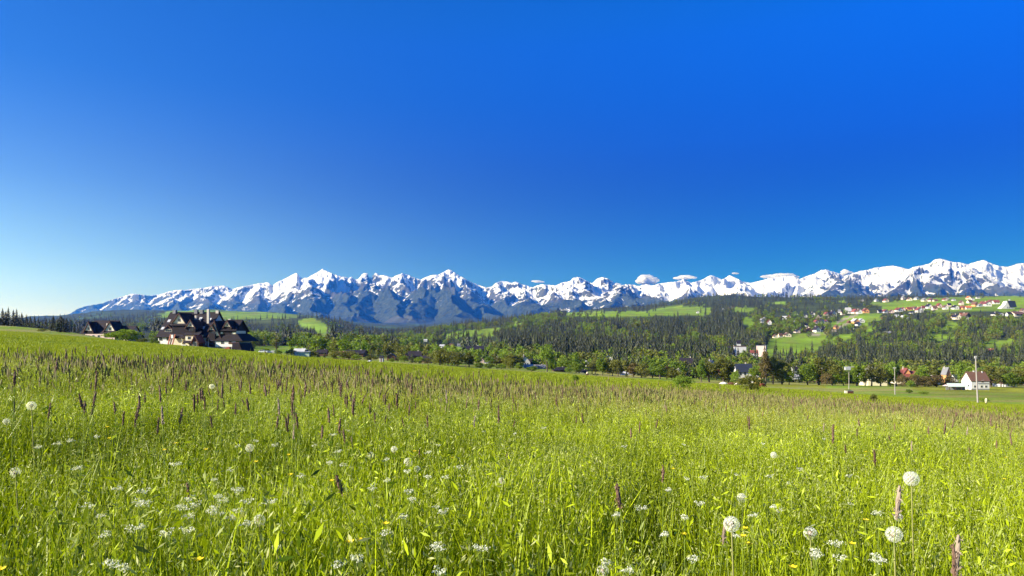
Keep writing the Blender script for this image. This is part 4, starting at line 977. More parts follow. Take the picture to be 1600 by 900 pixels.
chim_me = B().box(-.5, .5, -.5, .5, 0, 1).me('chimney'); chim_me.materials.append(M_chim)
def house(p, base, w_px, h_px, wc, rc, D=None, face='side', style='gable', label=None, group=None, windows=None, rz=None, depth=.8, cat='house', name='house'):
    if D is None: D = dist_at(p, base, 700 if base < 556 else 470, 5500)
    s = D / F; w_ = w_px * s; h_ = h_px * s * 1.05; pos = spot(p, D)
    pos.z = max(pos.z, ZC + (520 - base) * s - 2.0) if base is not None else pos.z
    if face == 'side': sx, sy, r0 = w_, w_ * depth, rnd.uniform(-.25, .15)
    else: sx, sy, r0 = w_ * (1 / .8 if depth == .8 else depth), w_, math.pi / 2 + rnd.uniform(-.2, .2)
    if rz is not None: r0 = rz
    rt = empty(name, pos, r0, (sx, sy, h_)); tag(rt, label, cat, group)
    a, b = house_meshes(wc, rc, style); obj('wall', a, rt); ro = obj('roof', b, rt)
    HOUSES.append((pos.x, pos.y, max(w_, sx) * .6))
    n = windows if windows is not None else (3 if w_px >= 14 else 2 if w_px >= 8 else 0)
    if w_px >= 7 and style != 'flat':
        c = obj('chimney', chim_me, ro); c.location = (.2, .12, .86); c.scale = (.07, .07, .24)
    if n:
        # windows on the wall that faces the meadow
        for i in range(n):
            u = (i + .5) / n - .5
            o = obj('window', win_me, rt)
            if face == 'side': o.location = (u * .85, -.503, .24); o.scale = (.42 / max(n, 2) * .8, .5, .2)
            else: o.location = (-.503 if math.sin(r0) > 0 else .503, u * .7, .24); o.rotation_euler = (0, 0, -math.pi / 2 if math.sin(r0) > 0 else math.pi / 2); o.scale = (.42 / max(n, 2) * .8, .5, .2)
    return rt
HOUSES = []
V = []   # px, base row, width, height, wall, roof
V += [(1190,504,5,6,'W','G'),(1194,503,5,7,'C','G'),(1202,507,6,7,'W','R'),(1226,499,6,5,'W','L'),(1233,497,4,4,'P','R'),(1242,502,4,4,'W','D'),(1258,496,5,5,'W','D'),(1270,495,7,7,'W','D'),(1277,498,6,6,'P','G'),(1282,497,5,5,'W','D'),(1275,506,6,6,'P','R'),(1284,506,6,7,'W','D'),(1290,506,5,6,'P','R'),(1297,497,6,8,'W','D'),(1291,493,6,5,'P','R'),(1276,519,8,9,'W','D'),(1287,519,7,8,'C','D'),(1260,510,4,4,'W','D'),(1230,526,9,6,'C','N'),(1219,527,6,6,'C','N'),(1211,528,6,5,'C','N'),(1245,520,7,5,'P','D'),(1250,518,4,6,'W','D'),(1262,518,9,5,'B','N'),(1244,492,4,3,'W','G'),(1265,512,4,4,'P','N')]
V += [(1301,494,8,8,'W','D'),(1311,489,4,5,'W','G'),(1317,492,6,6,'P','D'),(1325,490,8,9,'W','L'),(1335,490,6,7,'P','R'),(1342,490,7,7,'W','N'),(1352,489,8,7,'O','R'),(1336,505,9,7,'O','L'),(1345,504,8,6,'W','L'),(1340,509,6,6,'W','D'),(1336,515,4,4,'W','D'),(1326,505,4,4,'B','N'),(1306,514,5,6,'O','N'),(1347,471,4,3,'C','G'),(1369,471,4,4,'W','G'),(1384,472,6,5,'C','R'),(1411,468,4,5,'P','G'),(1421,470,6,5,'C','N'),(1432,468,5,4,'W','G'),(1374,489,6,5,'W','D'),(1382,489,8,5,'W','R'),(1393,489,6,5,'P','N'),(1404,487,8,6,'W','R'),(1411,486,5,6,'P','R'),(1420,485,7,5,'O','R'),(1428,484,6,5,'P','N'),(1425,490,6,4,'W','D'),(1436,488,8,8,'W','R'),(1391,493,5,3,'C','D'),(1383,499,8,5,'B','R'),(1401,498,6,6,'W','L'),(1411,498,5,5,'W','L'),(1419,501,4,5,'W','G')]
V += [(1442,484,5,6,'W','R'),(1451,482,7,7,'W','D'),(1460,484,7,6,'P','N'),(1467,481,6,7,'P','R'),(1477,483,6,6,'W','N'),(1483,479,5,5,'P','D'),(1492,483,8,6,'W','D'),(1504,483,8,5,'O','R'),(1512,483,8,5,'W','O'),(1502,476,5,6,'P','N'),(1515,474,7,5,'C','N'),(1523,479,6,7,'O','N'),(1530,479,7,4,'G','G'),(1535,477,6,6,'W','R'),(1542,478,9,7,'W','R'),(1547,474,6,5,'P','R'),(1556,475,8,6,'W','R'),(1513,468,5,5,'C','O'),(1520,469,4,3,'W','G'),(1528,467,5,3,'W','G'),(1444,471,6,5,'C','G'),(1454,471,5,5,'P','N'),(1461,471,6,3,'P','R'),(1476,470,5,4,'P','R'),(1480,468,4,3,'W','G'),(1490,470,4,3,'W','G'),(1488,497,5,6,'P','N'),(1495,499,9,8,'C','D'),(1503,495,6,6,'P','R'),(1509,496,8,7,'B','N'),(1510,499,5,4,'W','D'),(1558,493,11,5,'W','D'),(1578,495,10,7,'W','D'),(1588,494,16,7,'C','N'),(1598,488,6,6,'P','N')]
V += [(1090,489,4,3,'W','G'),(1130,485,4,3,'W','L'),(1137,483,4,3,'P','N'),(1145,481,4,3,'W','N'),(1103,541,10,5,'W','L'),(1116,541,6,5,'P','N'),(1138,556,12,6,'C','N'),(1388,523,20,5,'G','G')]
zones = [(lambda p, y: p < 1180 and y < 492, 'in the ridge-top clearing left of the big village'), (lambda p, y: p < 1212 and y < 512, 'at the left end of the hillside village'),
 (lambda p, y: p < 1256 and 512 < y < 531, 'on the upper rim of the large sloping meadow'), (lambda p, y: 1256 <= p < 1293 and y > 512, 'right above the top corner of the large sloping meadow'),
 (lambda p, y: p < 1256 and y < 512, 'among the trees above the large sloping meadow'), (lambda p, y: p < 1304 and y < 500, 'in the upper row just left of the pale track'),
 (lambda p, y: p < 1304 and y >= 500 and y < 512, 'in the dense cluster below the left end of the pale track'),(lambda p, y: p < 1350 and y > 500 and y < 520, 'below the grassy field with the pale track'),
 (lambda p, y: p < 1360 and 480 < y <= 500, 'at the top end of the pale track'), (lambda p, y: p < 1440 and y < 476, 'in the forest clearing above the village'),
 (lambda p, y: p < 1440 and y < 494, 'in the long middle row of the village'), (lambda p, y: p < 1425 and y >= 494 and y < 510, 'behind the spruce tops below the village'),
 (lambda p, y: p < 1500 and y < 474, 'along the ridge left of the church'), (lambda p, y: p < 1486 and y < 490, 'in the village centre below the ridge'),
 (lambda p, y: p < 1530 and y < 472, 'on the ridge line towards the church'), (lambda p, y: p < 1533 and y < 490, 'beside the white gabled house in the middle of the village'),
 (lambda p, y: y < 480, 'in the row just left of the church'), (lambda p, y: p < 1520 and y >= 490, 'in the small group framed by spruces right of centre'), (lambda p, y: p > 1540 and y < 520, 'at the right edge below the church'),
 (lambda p, y: True, 'above the dark trees in the valley')]
from collections import defaultdict
bk = defaultdict(list)
for q in V:
    zi = next(i for i, (f_, _) in enumerate(zones) if f_(q[0], q[1])); sz = 'long low' if q[2] >= 2.2 * q[3] else ('larger' if q[2] >= 9 else 'small')
    bk[(zi, q[4], q[5], sz)].append(q)
ordn = ['leftmost', 'second from left', 'third from left', 'fourth from left', 'fifth from left']
for (zi, wc, rc, sz), L in bk.items():
    L.sort()
    for i, q in enumerate(L):
        base_ = f'{sz} {WALLC[wc][2]} house with {ROOFC[rc][2]} roof {zones[zi][1]}'
        lb = base_ if len(L) == 1 else f'{ordn[i]} {base_}'
        lw = lb.split()
        if len(lw) > 16: lb = ' '.join(lb.replace('house with ', 'house, ').replace('just ', '').replace('the big ', '').split()[:16])
        house(*q, face='front' if (int(q[0]) * 7 + int(q[1])) % 3 else 'side', label=lb, group='houses of the hillside village', windows=2 if q[2] >= 8 else 1 if q[2] >= 6 else 0, rz=None)
# houses at the foot of the hills, one by one
W_ = [
 (1059,574,9,9,'W','N','side','small white house with brown roof left of the big dark roof'),(1074,573,22,17,'B','D','side','large brown timber house under a big dark roof behind the trees'),
 (1046,571,10,9,'P','R','side','pinkish house with dull red roof left of the small white one'),(1111,571,11,12,'W','U','front','white house with blue roof and gable towards the sun'),
 (1133,580,20,7,'O','O','side','low orange house half hidden behind the umbrella shaped tree'),(1161,584,24,19,'W','U','side','wide white house under a large slate blue roof'),
 (1173,591,9,10,'W','G','front','narrow white house beside the yellow one behind the cattle bush'),(1184,592,8,9,'Y','G','front','small yellow house among the trees behind the cattle'),
 (1243,577,13,8,'W','D','side','white house with dark roof in the gap of the tree line'),(1242,586,14,6,'W','L','side','low white building in the gap of the tree line'),
 (1219,578,12,6,'W','D','side','white house glimpsed between the tall olive trees'),(1283,585,8,6,'W','N','front','small white house glimpsed through the trees left of the transformer pole'),
 (1364,594,28,24,'C','L','front','tall cream house with pale roof behind the dark trees'),(1414,590,34,15,'C','R','side','long cream house under a wide red roof'),
 (1414,590,13,19,'O','R','front','orange gable with dark red roof rising from the long red roof'),(1404,589,7,9,'C','G','front','cream end wall left of the long red roof'),
 (1452,592,26,9,'W','R','side','low white house with faded red roof right of the long red one'),(1478,588,8,18,'O','G','front','slender orange and white gabled house left of the white house'),
 (1494,589,11,8,'W','U','side','small white house with blue roof left of the white house'),(1546,549,14,4,'P','O','side','low pinkish building with orange roof on the slope above the white house'),
 (1570,607,20,14,'G','N','front','grey brown barn with open gable right of the white house'),
 (745,567,7,6,'P','N','front','small pinkish house left of the round pale olive tree'),(753,568,7,8,'P','R','front','pinkish gabled house with red roof in the row of small houses'),(763,569,10,5,'W','G','side','low white house with grey roof in the row of small houses'),
 (777,564,24,7,'B','R','side','long brown house with dark red roof behind the small houses'),(779,557,6,4,'W','L','side','tiny white house behind the long dark red roof'),
 (803,569,9,10,'Y','N','front','yellow house with steep gable in mid valley'),(820,572,15,17,'W','D','front','white gabled house with steep dark roof in mid valley'),(834,571,14,12,'W','D','side','dark roofed house attached right of the white gabled one'),
 (826,576,13,6,'W','L','side','low white shed in front of the white gabled house'),(843,575,18,6,'G','G','side','long grey shed right of the low white shed'),(866,561,12,6,'W','L','side','white house with pale roof behind the tall lone tree'),
 (875,581,22,7,'B','D','side','low brown barn with dark roof right of the tall lone tree'),(910,581,15,5,'W','D','side','low white shed with dark roof on the meadow edge'),(905,562,11,6,'W','D','side','white house with dark roof above the rounded bush'),
 (921,567,12,7,'G','L','side','grey barn with pale roof above the dark sheds'),(896,566,8,6,'O','N','side','small orange house behind the rounded bush'),(951,559,12,7,'W','D','front','white gabled house with dark roof at the foot of the forest'),
 (973,580,9,4,'W','L','side','left one of two low white sheds beyond the olive clump'),(984,580,8,3,'W','L','side','right one of two low white sheds beyond the olive clump'),(881,563,8,6,'B','D','side','small dark timber house behind the barns'),
 (691,540,7,4,'W','L','side','tiny white house on the valley floor before the forest slope'),(665,531,5,3,'W','L','side','tiny white house far up the valley'),(742,546,26,8,'B','D','side','long dark wooden house at the forest edge in mid valley'),(706,541,6,4,'P','N','side','tiny pinkish house right of the white one on the valley floor'),(717,541,5,4,'W','G','side','tiny white house left of the long dark wooden one'),
 (649,558,20,13,'B','D','side','tallest of the dark brown wooden houses left of the bushy clump'),(635,558,12,9,'B','D','front','left house of the dark brown wooden group'),(667,560,15,9,'B','D','side','right house of the dark brown wooden group'),
 (675,557,5,7,'W','N','front','narrow white gable beside the dark brown wooden group'),(612,555,13,8,'B','D','front','dark brown house standing left of the wooden group'),
 (558,550,27,8,'B','D','side','long dark brown barn behind the olive shrubs'),(545,547,8,5,'B','D','side','small dark shed left of the long dark brown barn'),(533,549,16,5,'P','R','side','low house with dull red roof left of the long dark barn'),
 (504,549,15,8,'B','D','side','dark wooden house with pale end wall above the small spruces'),(497,547,5,5,'W','G','front','small white shed at the left end of the dark wooden house'),
 (469,552,17,10,'W','L','side','white house with pale purple-grey roof behind the green shed'),(479,554,9,9,'B','D','front','dark barn right of the pale roofed house'),
]
for p, y, w2, h2, wc, rc, fc, lb in W_:
    D = None
    if y >= 556 or p < 700: D = {True: 440, False: 470}[y >= 560] + (560 - min(y, 560)) * 22 * (p > 600) + (p < 600) * -110
    if p > 1040 and y >= 570: D = 450 + (592 - y) * 6 if y < 592 else 445
    if p < 620 and p > 440: D = 370 + (555 - y) * 6
    if 730 < p < 1000: D = 430 + (582 - y) * 9
    house(p, y, w2, h2, wc, rc, D=D, face=fc, label=lb, group='houses and barns at the foot of the hills', cat='barn' if 'barn' in lb else 'shed' if 'shed' in lb else 'house', name='barn' if 'barn' in lb else 'shed' if 'shed' in lb else 'house')
house(1155,552,18,13,'W','N',D=960,style='flat',label='tall white apartment block with flat brown roof in the valley',windows=0,cat='building',name='apartment_block',rz=-.08)
house(1190,551,14,13,'P','G',D=960,style='flat',label='pale apartment block with grey edge right of the white one',windows=0,cat='building',name='apartment_block',rz=-.5)
house(1178,552,11,7,'W','R',D=940,label='low house with red roof between the two apartment blocks',cat='house')
house(1144,549,12,10,'B','D',D=960,label='dark timber building left of the white apartment block',cat='building')
house(1154,538,6,8,'W','D',D=1060,label='white house with dark roof peeking above the white apartment block',cat='house')
# the church
D = 2050; pos = spot(1573, D); s_ = D / F; rt = empty('church', pos); tag(rt, 'white village church with sweeping dark roof on the ridge', 'church')
u = lambda x, z: (x * s_, z * s_)
B().prism([u(-11, -4), u(10, -4), u(10, 1), u(2, 3), u(-2, 12), u(-5, 6), u(-11, 1)], 'y', -7, 9).build('wall', WM['W'], rt)
r_ = B(); r_.slab((-2.2 * s_, -8, 12.4 * s_), (10 * s_, -8, 12.0 * s_), (12.5 * s_, -9, 2.2 * s_), (2 * s_, -9, 2.2 * s_), .6); r_.slab((-2.2 * s_, -8, 12.6 * s_), (10 * s_, -8, 12.2 * s_), (10 * s_, 10, 11.8 * s_), (-2.2 * s_, 10, 11.8 * s_), .6)
ro = r_.build('roof', RM['U'], rt)
for i in (-1, 2): 
    w0 = B().box(i * s_ - 1, i * s_ + 1, -7.4, -7.1, 1.0, 6.0).build('window', M_glass, rt)
B().box(5 * s_, 6.5 * s_, 2, 5, 11 * s_, 15 * s_).build('turret', WM['G'], ro)

# ---- helpers for the bigger houses: local metres, x right, y away from the meadow, z up
def win(rt, x, z, w_, h_, y, panes=1, frame=True, normal='front'):
    f = B()
    if normal == 'front':
        f.box(x - w_/2 - .12, x + w_/2 + .12, y - .09, y + .02, z - .12, z + h_ + .12)
        fo = f.build('window', M_frame, rt); k = w_ / panes
        for i in range(panes): B().box(x - w_/2 + i * k + .06, x - w_/2 + (i + 1) * k - .06, y - .13, y - .092, z, z + h_).build('pane', M_glass, fo)
    else:
        f.box(x, x + .08, y - w_/2 - .12, y + w_/2 + .12, z - .12, z + h_ + .12); fo = f.build('window', M_frame, rt)
        B().box(x + .081, x + .12, y - w_/2, y + w_/2, z, z + h_).build('pane', M_glass, fo)
    return fo
def gable_y(rt, xc, y0, y1, hw, ze, zr, over=.5, roofmat=None, wallmat=None, gmat=None, zb=0, apron=None, gwin=True):
    """a block whose gable looks at the meadow; ridge runs along y"""
    roofmat = roofmat or M_shingle
    B().prism([(xc - hw, zb), (xc + hw, zb), (xc + hw, ze), (xc, zr), (xc - hw, ze)], 'y', y0, y1).build('wall', wallmat or WM['C'], rt)
    sl_ = (zr - ze) / hw; t = .28; o = over
    r = B(); r.slab((xc, y0 - o, zr + t), (xc, y1, zr + t), (xc - hw - o, y1, ze - o * sl_ + t), (xc - hw - o, y0 - o, ze - o * sl_ + t), t)
    r.slab((xc, y1, zr + t), (xc, y0 - o, zr + t), (xc + hw + o, y0 - o, ze - o * sl_ + t), (xc + hw + o, y1, ze - o * sl_ + t), t)
    ro = r.build('roof', roofmat, rt)
    for sg in (-1, 1):      # barge boards
        b = B(); b.slab((xc, y0 - o - .08, zr + t), (xc, y0 - o, zr + t), (xc + sg * (hw + o), y0 - o, ze - o * sl_ + t), (xc + sg * (hw + o), y0 - o - .08, ze - o * sl_ + t), .38); b.build('barge_board', M_wood, ro)
    if gmat:
        q = .95; B().prism([(xc - hw * q * .9, ze + (zr - ze) * .06), (xc + hw * q * .9, ze + (zr - ze) * .06), (xc, ze + (zr - ze) * .90)], 'y', y0 - .06, y0 + .05).build('gable_panel', gmat, rt)
        if gwin: win(rt, xc, ze + (zr - ze) * .12, hw * .45, (zr - ze) * .3, y0 - .06)
    return ro
def gable_x(rt, x0, x1, yc, hd, ze, zr, over=.6, wallmat=None, roofmat=None, zb=0, gmat=None):
    roofmat = roofmat or M_shingle
    B().prism([(yc - hd, zb), (yc + hd, zb), (yc + hd, ze), (yc, zr), (yc - hd, ze)], 'x', x0, x1).build('wall', wallmat or WM['C'], rt)
    sl_ = (zr - ze) / hd; t = .3; o = over
    r = B(); r.slab((x0 - o, yc - hd - o, ze - o * sl_ + t), (x1 + o, yc - hd - o, ze - o * sl_ + t), (x1 + o, yc, zr + t), (x0 - o, yc, zr + t), t)
    r.slab((x0 - o, yc, zr + t), (x1 + o, yc, zr + t), (x1 + o, yc + hd + o, ze - o * sl_ + t), (x0 - o, yc + hd + o, ze - o * sl_ + t), t)
    return r.build('roof', roofmat, rt)
def chimney(ro, x, y, z0, z1, w_=1.1, mat=None):
    c = B().box(x - w_/2, x + w_/2, y - w_/2, y + w_/2, z0, z1).build('chimney', mat or M_chim, ro); return c
def skylight(ro, x, yc, hd, ze, zr, t, w_=1.5, h_=1.8):
    """window lying on a front roof slope at height fraction t"""
    y = yc - hd * (1 - t); z = ze + (zr - ze) * t + .36; sl_ = (zr - ze) / hd; k = math.sqrt(1 + sl_ * sl_); a = h_ / k
    b = B(); b.slab((x - w_/2, y, z), (x + w_/2, y, z), (x + w_/2, y + a, z + a * sl_), (x - w_/2, y + a, z + a * sl_), .12); b.build('skylight', M_metal, ro)
WM_CH = plain('chalet_white_plaster', (.80, .78, .72), .85, .1); WM_CC = plain('chalet_cream_plaster', (.80, .72, .52), .85, .1)
# the large chalet; one metre is 1/s pixels at its distance
D = 335; S = 8.41 * F / D        # zoomed drawing units per metre
base = spot(322, D); zb_ = ZC + (520 - 542.5) / F * D
rt = empty('large_chalet', (base.x - 4.0, D, zb_ + .3), R(-6)); tag(rt, 'large white walled highland chalet with many steep dark gabled roofs on the left', 'building', None)
U = lambda x: (x - 770) / S           # drawing column to metres
H = lambda y: (610 - y) / S           # drawing row to metres
hd = 11.5; ysh = .45                  # half depth; sideways shift of far things
x0, x1 = U(215), U(880)
ze, zr = H(470), H(175) + .8
MR_ = gable_x(rt, x0, x1, hd, hd, ze, zr, .9, wallmat=WM_CH, zb=-3.5)
B().box(x0 - .05, x1 + .05, -.06, .3, -3.0, .6).build('plinth', M_stone, rt)
B().prism([(hd - hd * .72, ze + (zr - ze) * .24), (hd + hd * .72, ze + (zr - ze) * .24), (hd, ze + (zr - ze) * .93)], 'x', x1 + .02, x1 + .12).build('gable_panel', WM_CH, rt)
for xx, yy in ((330, 0), (640, 0), (720, 0)): chimney(MR_, U(xx) - 2.5, hd - .5, zr - .6, zr + 1.3, 1.6, M_stone)
chimney(MR_, U(850) - 1.2, hd - 5.2, zr - 6, zr + 1.6, 1.1); chimney(MR_, U(665) - 1, hd - 5, zr - 6, zr - 1.6, .9); chimney(MR_, U(995) - 4.6, hd, zr - .5, zr + 1.0, 1.5)
chimney(MR_, U(718), hd - 6.5, zr - 7.5, zr - 3.2, .6, M_metal)
for xx, t_ in ((900, .62), (837, .26), (325, .56), (268, .24), (628, .62), (765, .66)): skylight(MR_, U(xx) - (1 + 3.5 * t_), hd, hd, ze, zr, t_)
for xx in (250, 355): win(rt, U(xx), H(530), 1.6, 1.6, 0, 2)
# dormers on the left slope
def dormer(xc, yf, hw, z0, z1, zr_, dep, panes, gm=None, wm=None):
    B().box(xc - hw, xc + hw, yf, yf + dep, z0 - .8, z1).build('dormer_wall', wm or WM_CC, rt)
    ro = gable_y(rt, xc, yf, yf + dep + 2.5, hw, z1, zr_, .45, wallmat=M_shingle, gmat=gm)
    win(rt, xc, z0 + .15, hw * 1.6, (z1 - z0) * .75, yf, panes)
sl0 = (zr - ze) / hd
yat = lambda z: max(0.0, (z - ze) / sl0)       # depth at which the front slope reaches that height
dormer(U(330), yat(H(415)) - .4, 2.0, H(415), H(378), H(330), 3.5, 3)
dormer(U(340), yat(H(320)) - .4, 1.5, H(322), H(300), H(262), 3.0, 2, M_gable)
# main cross gable with the arched pale panel
xc = U(520)
B().box(U(432), U(655), -1.2, 6, H(470), H(328)).build('bay_wall', M_shingle, rt)
sk = B(); sk.slab((U(415), -2.4, H(500)), (U(660), -2.4, H(500)), (U(650), .4, H(372)), (U(430), .4, H(372)), .3); sk.build('skirt_roof', M_shingle, rt)
sk = B(); sk.slab((U(415), -1.9, H(332)), (U(645), -1.9, H(332)), (U(610), .4, H(286)), (U(440), .4, H(286)), .3); sk.build('band_roof', M_shingle, rt)
B().box(U(440), U(655), -1.0, -.7, H(374), H(334)).build('window_band', WM_CC, rt)
for i in range(6): win(rt, U(460 + 33 * i), H(368), .95, .95, -1.0)
gable_y(rt, xc, -.6, 10, (610 - 440) / 2 / S, H(292), H(172), .6, gmat=M_gable)
# second cross gable
gable_y(rt, U(712), -2.6, 8, 62 / S, H(355), H(262), .6, gmat=M_gable, wallmat=M_shingle)
B().box(U(668), U(760), -2.5, 1, H(410), H(356)).build('bay_wall', WM_CC, rt)
for i in range(2): win(rt, U(700 + 34 * i), H(402), .95, 1.0, -2.5)
sk = B(); sk.slab((U(640), -4.8, H(455)), (U(862), -4.8, H(455)), (U(845), -.5, H(398)), (U(650), -.5, H(398)), .3); sk.build('skirt_roof', M_shingle, rt)
B().box(U(665), U(850), -4.2, 1, -2.5, H(458)).build('wing_wall', WM_CC, rt)
for xx, n_ in ((718, 2), (790, 2)): win(rt, U(xx), H(512), 1.6, 1.2, -4.2, n_)
sk = B(); sk.slab((U(655), -6.2, H(560)), (U(850), -6.2, H(560)), (U(850), -4.0, H(526)), (U(655), -4.0, H(526)), .25); sk.build('porch_roof', M_shingle, rt)
win(rt, U(755), H(598), 2.6, 1.4, -4.2, 3)
# brown wooden porch gable
gable_y(rt, U(850), -7.5, -2, 46 / S, H(545), H(462), .5, roofmat=M_red, wallmat=M_wood, zb=-2.5)
win(rt, U(850), H(600), 1.8, 1.9, -7.5, 2)
# entrance under the bay with its posts
B().box(U(505), U(660), -.4, .1, -2.5, H(508)).build('entrance_wall', WM_CC, rt)
B().box(U(516), U(570), -.48, -.42, -1.5, H(520)).build('entrance_door', M_glass, rt); B().box(U(600), U(640), -.48, -.42, -1.5, H(520)).build('entrance_door', M_glass, rt)
for xx in (585, 648): B().box(U(xx) - .25, U(xx) + .25, -2.6, -2.1, -2.5, H(505)).build('post', WM_CC, rt)
for k, xx in enumerate((425, 455, 485)):
    b = B(); x_ = U(xx); b.slab((x_ - .28 - .35, -4.6, H(600) - 1), (x_ + .28 - .35, -4.6, H(600) - 1), (x_ + .28 + .3, -2.6, H(448)), (x_ - .28 + .3, -2.6, H(448)), .35); b.build('slanting_post', M_red if k != 1 else M_wood, rt)
B().box(U(466), U(496), -4.2, -4.1, H(500), H(455)).build('sign_board', WM_CH, rt)
B().box(U(695), U(750), -9.2, -8.2, -2.0, H(580)).build('notice_box', WM_CH, rt)
# right wing
xc = U(1010); gable_y(rt, xc + .6, -1.5, 12, 92 / S, H(500), H(275), .7, wallmat=WM_CH, zb=-3)
gable_y(rt, U(1003), -2.6, 6, 42 / S, H(395), H(325), .5, gmat=M_gable, wallmat=M_shingle); B().box(U(968), U(1045), -2.5, 1, H(442), H(400)).build('bay_wall', WM_CC, rt)
for i in range(2): win(rt, U(990 + 34 * i), H(436), .9, .9, -2.5)
xr = U(1215)
WR_ = gable_x(rt, U(1110), U(1290), 5.5, 6, H(400), H(262), .9, wallmat=M_shingle, zb=H(470))
gable_y(rt, U(1196), -1.2, 6, 52 / S, H(352), H(272), .5, gmat=M_gable, wallmat=M_shingle)
sk = B(); sk.slab((U(1085), -1.9, H(402)), (U(1325), -1.9, H(402)), (U(1300), .6, H(350)), (U(1120), .6, H(350)), .3); sk.build('band_roof', M_shingle, rt)
B().box(U(1098), U(1305), -1.0, 9, H(445), H(404)).build('upper_wall', WM_CC, rt)
for xx in (1142, 1245): win(rt, U(xx), H(442), 1.1, 1.1, -1.0)
sk = B(); sk.slab((U(955), -2.95, H(535)), (U(1425), -2.95, H(535)), (U(1320), -.9, H(440)), (U(1060), -.9, H(440)), .3)
sk.slab((U(1425), -2.95, H(535)), (U(1425) , 14, H(535)), (U(1320), 11, H(440)), (U(1320), -.9, H(440)), .3); sk.build('skirt_roof', M_shingle, rt)
B().box(U(960), U(1325), -2.4, 12, -3.5, H(520)).build('wall', WM_CH, rt); B().box(U(958), U(1327), -2.5, 12.1, -3.6, H(608)).build('plinth', M_stone, rt)
for xx in (1010, 1145, 1250): win(rt, U(xx), H(572), 1.5, 1.8, -2.4, 2)
chimney(WR_, U(1165) - 1.5, 6, H(275), H(245), 1.2)
sk = B(); sk.slab((U(1300), -4, H(560)), (U(1395), -4, H(560)), (U(1442), -4.2, H(676)), (U(1300), -4.2, H(676)), .3); sk.slab((U(1395), -4, H(560)), (U(1395), 8, H(560)), (U(1442), 8, H(676)), (U(1442), -4.2, H(676)), .3); sk.build('side_roof', M_shingle, rt)
B().box(U(1240), U(1385), -3.4, -3.2, H(574), H(552)).build('balcony_rail', M_wood, rt)
B().prism([(U(1165), H(660)), (U(1305), H(690)), (U(1290), H(612)), (U(1270), H(610))], 'y', -6, -4.6).build('sand_bank', M_red, rt)
HOUSES.append((base.x, D + 10, 32))

# the smaller chalet further left
D2 = 400; S2 = 6.667 * F / D2; b2 = spot(176, D2); zb2 = ZC + (520 - 529.5) / F * D2
rt = empty('small_chalet', (b2.x - 4.3, D2, zb2 + 1.0), R(-7)); tag(rt, 'low dark roofed chalet with two pale gables left of the large one', 'building')
U2 = lambda x: (x - 1175) / S2; H2 = lambda y: (463 - y) / S2
R2 = gable_x(rt, U2(985), U2(1240), 6.2, 6.2, H2(425), H2(300) + .5, .8, wallmat=WM['P'], zb=-3)
gable_y(rt, U2(1002), -1.0, 6, 50 / S2, H2(400), H2(305), .6, gmat=M_gable, wallmat=M_shingle); gable_y(rt, U2(1250), -1.6, 7, 66 / S2, H2(402), H2(302), .6, gmat=M_gable, wallmat=M_shingle)
R3 = gable_x(rt, U2(875), U2(990), 5.5, 5.5, H2(455), H2(358), .6, wallmat=M_wood, zb=-3); R4 = gable_x(rt, U2(1300), U2(1440), 6, 6.4, H2(462), H2(348), .8, wallmat=WM['P'], zb=-3)
B().box(U2(965), U2(1300), -1.4, -.9, -3, H2(430)).build('front_wall', WM['P'], rt)
sk = B(); sk.slab((U2(1180), -2.6, H2(422)), (U2(1330), -2.6, H2(422)), (U2(1318), -1.5, H2(396)), (U2(1192), -1.5, H2(396)), .25); sk.build('band_roof', M_shingle, rt)
for xx in (1000, 1060, 1120, 1215, 1270): win(rt, U2(xx), H2(462), 1.3, 1.1, -1.4, 2)
chimney(R2, U2(1150), 3.4, H2(350), H2(318), .7)
HOUSES.append((b2.x, D2 + 6, 26))

# the white house by the tall power pole
D3 = 365; S3 = 9 * F / D3; p3 = 1460 + 590 / 9.0; b3 = spot(p3, D3); zb3 = ZC + (520 - (540 + 628 / 9)) / F * D3
rt = empty('white_house', (b3.x + 2.2, D3, zb3), R(-2), .9); tag(rt, 'white two storey house with brown roof and sunlit left gable', 'house')
hl = 5.2; hdp = 4.8; z1 = 7.0; z2 = 10.6
WR3 = gable_x(rt, -hl, hl, hdp, hdp, 5.6, z2, .45, wallmat=WM['W'], roofmat=RM['N'], zb=-2)
B().box(-hl - .03, hl + .03, -.05, .2, -2, .9).build('plinth', M_stone, rt)
B().box(-hl * .3, hl + .25, -.25, 0, 3.9, 4.25).build('string_course', M_stone, rt)
for xx, zz in ((-2.4, 4.7), (1.2, 4.7), (-3.2, 1.7), (.6, 1.7), (3.2, 1.7)): win(rt, xx, zz, 1.2, 1.1, 0, 2)
for yy in (2.6, 6.2):
    o = B().box(-hl - .12, -hl - .03, yy - .6, yy + .6, 1.8, 3.0).build('window', M_glass, rt)
chimney(WR3, -1.0, hdp, z2 - .5, z2 + .8, .7, WM['W']); chimney(WR3, 3.6, hdp - .5, z2 - .6, z2 + .5, .5, WM['W'])
HOUSES.append((b3.x, D3 + 4, 11))
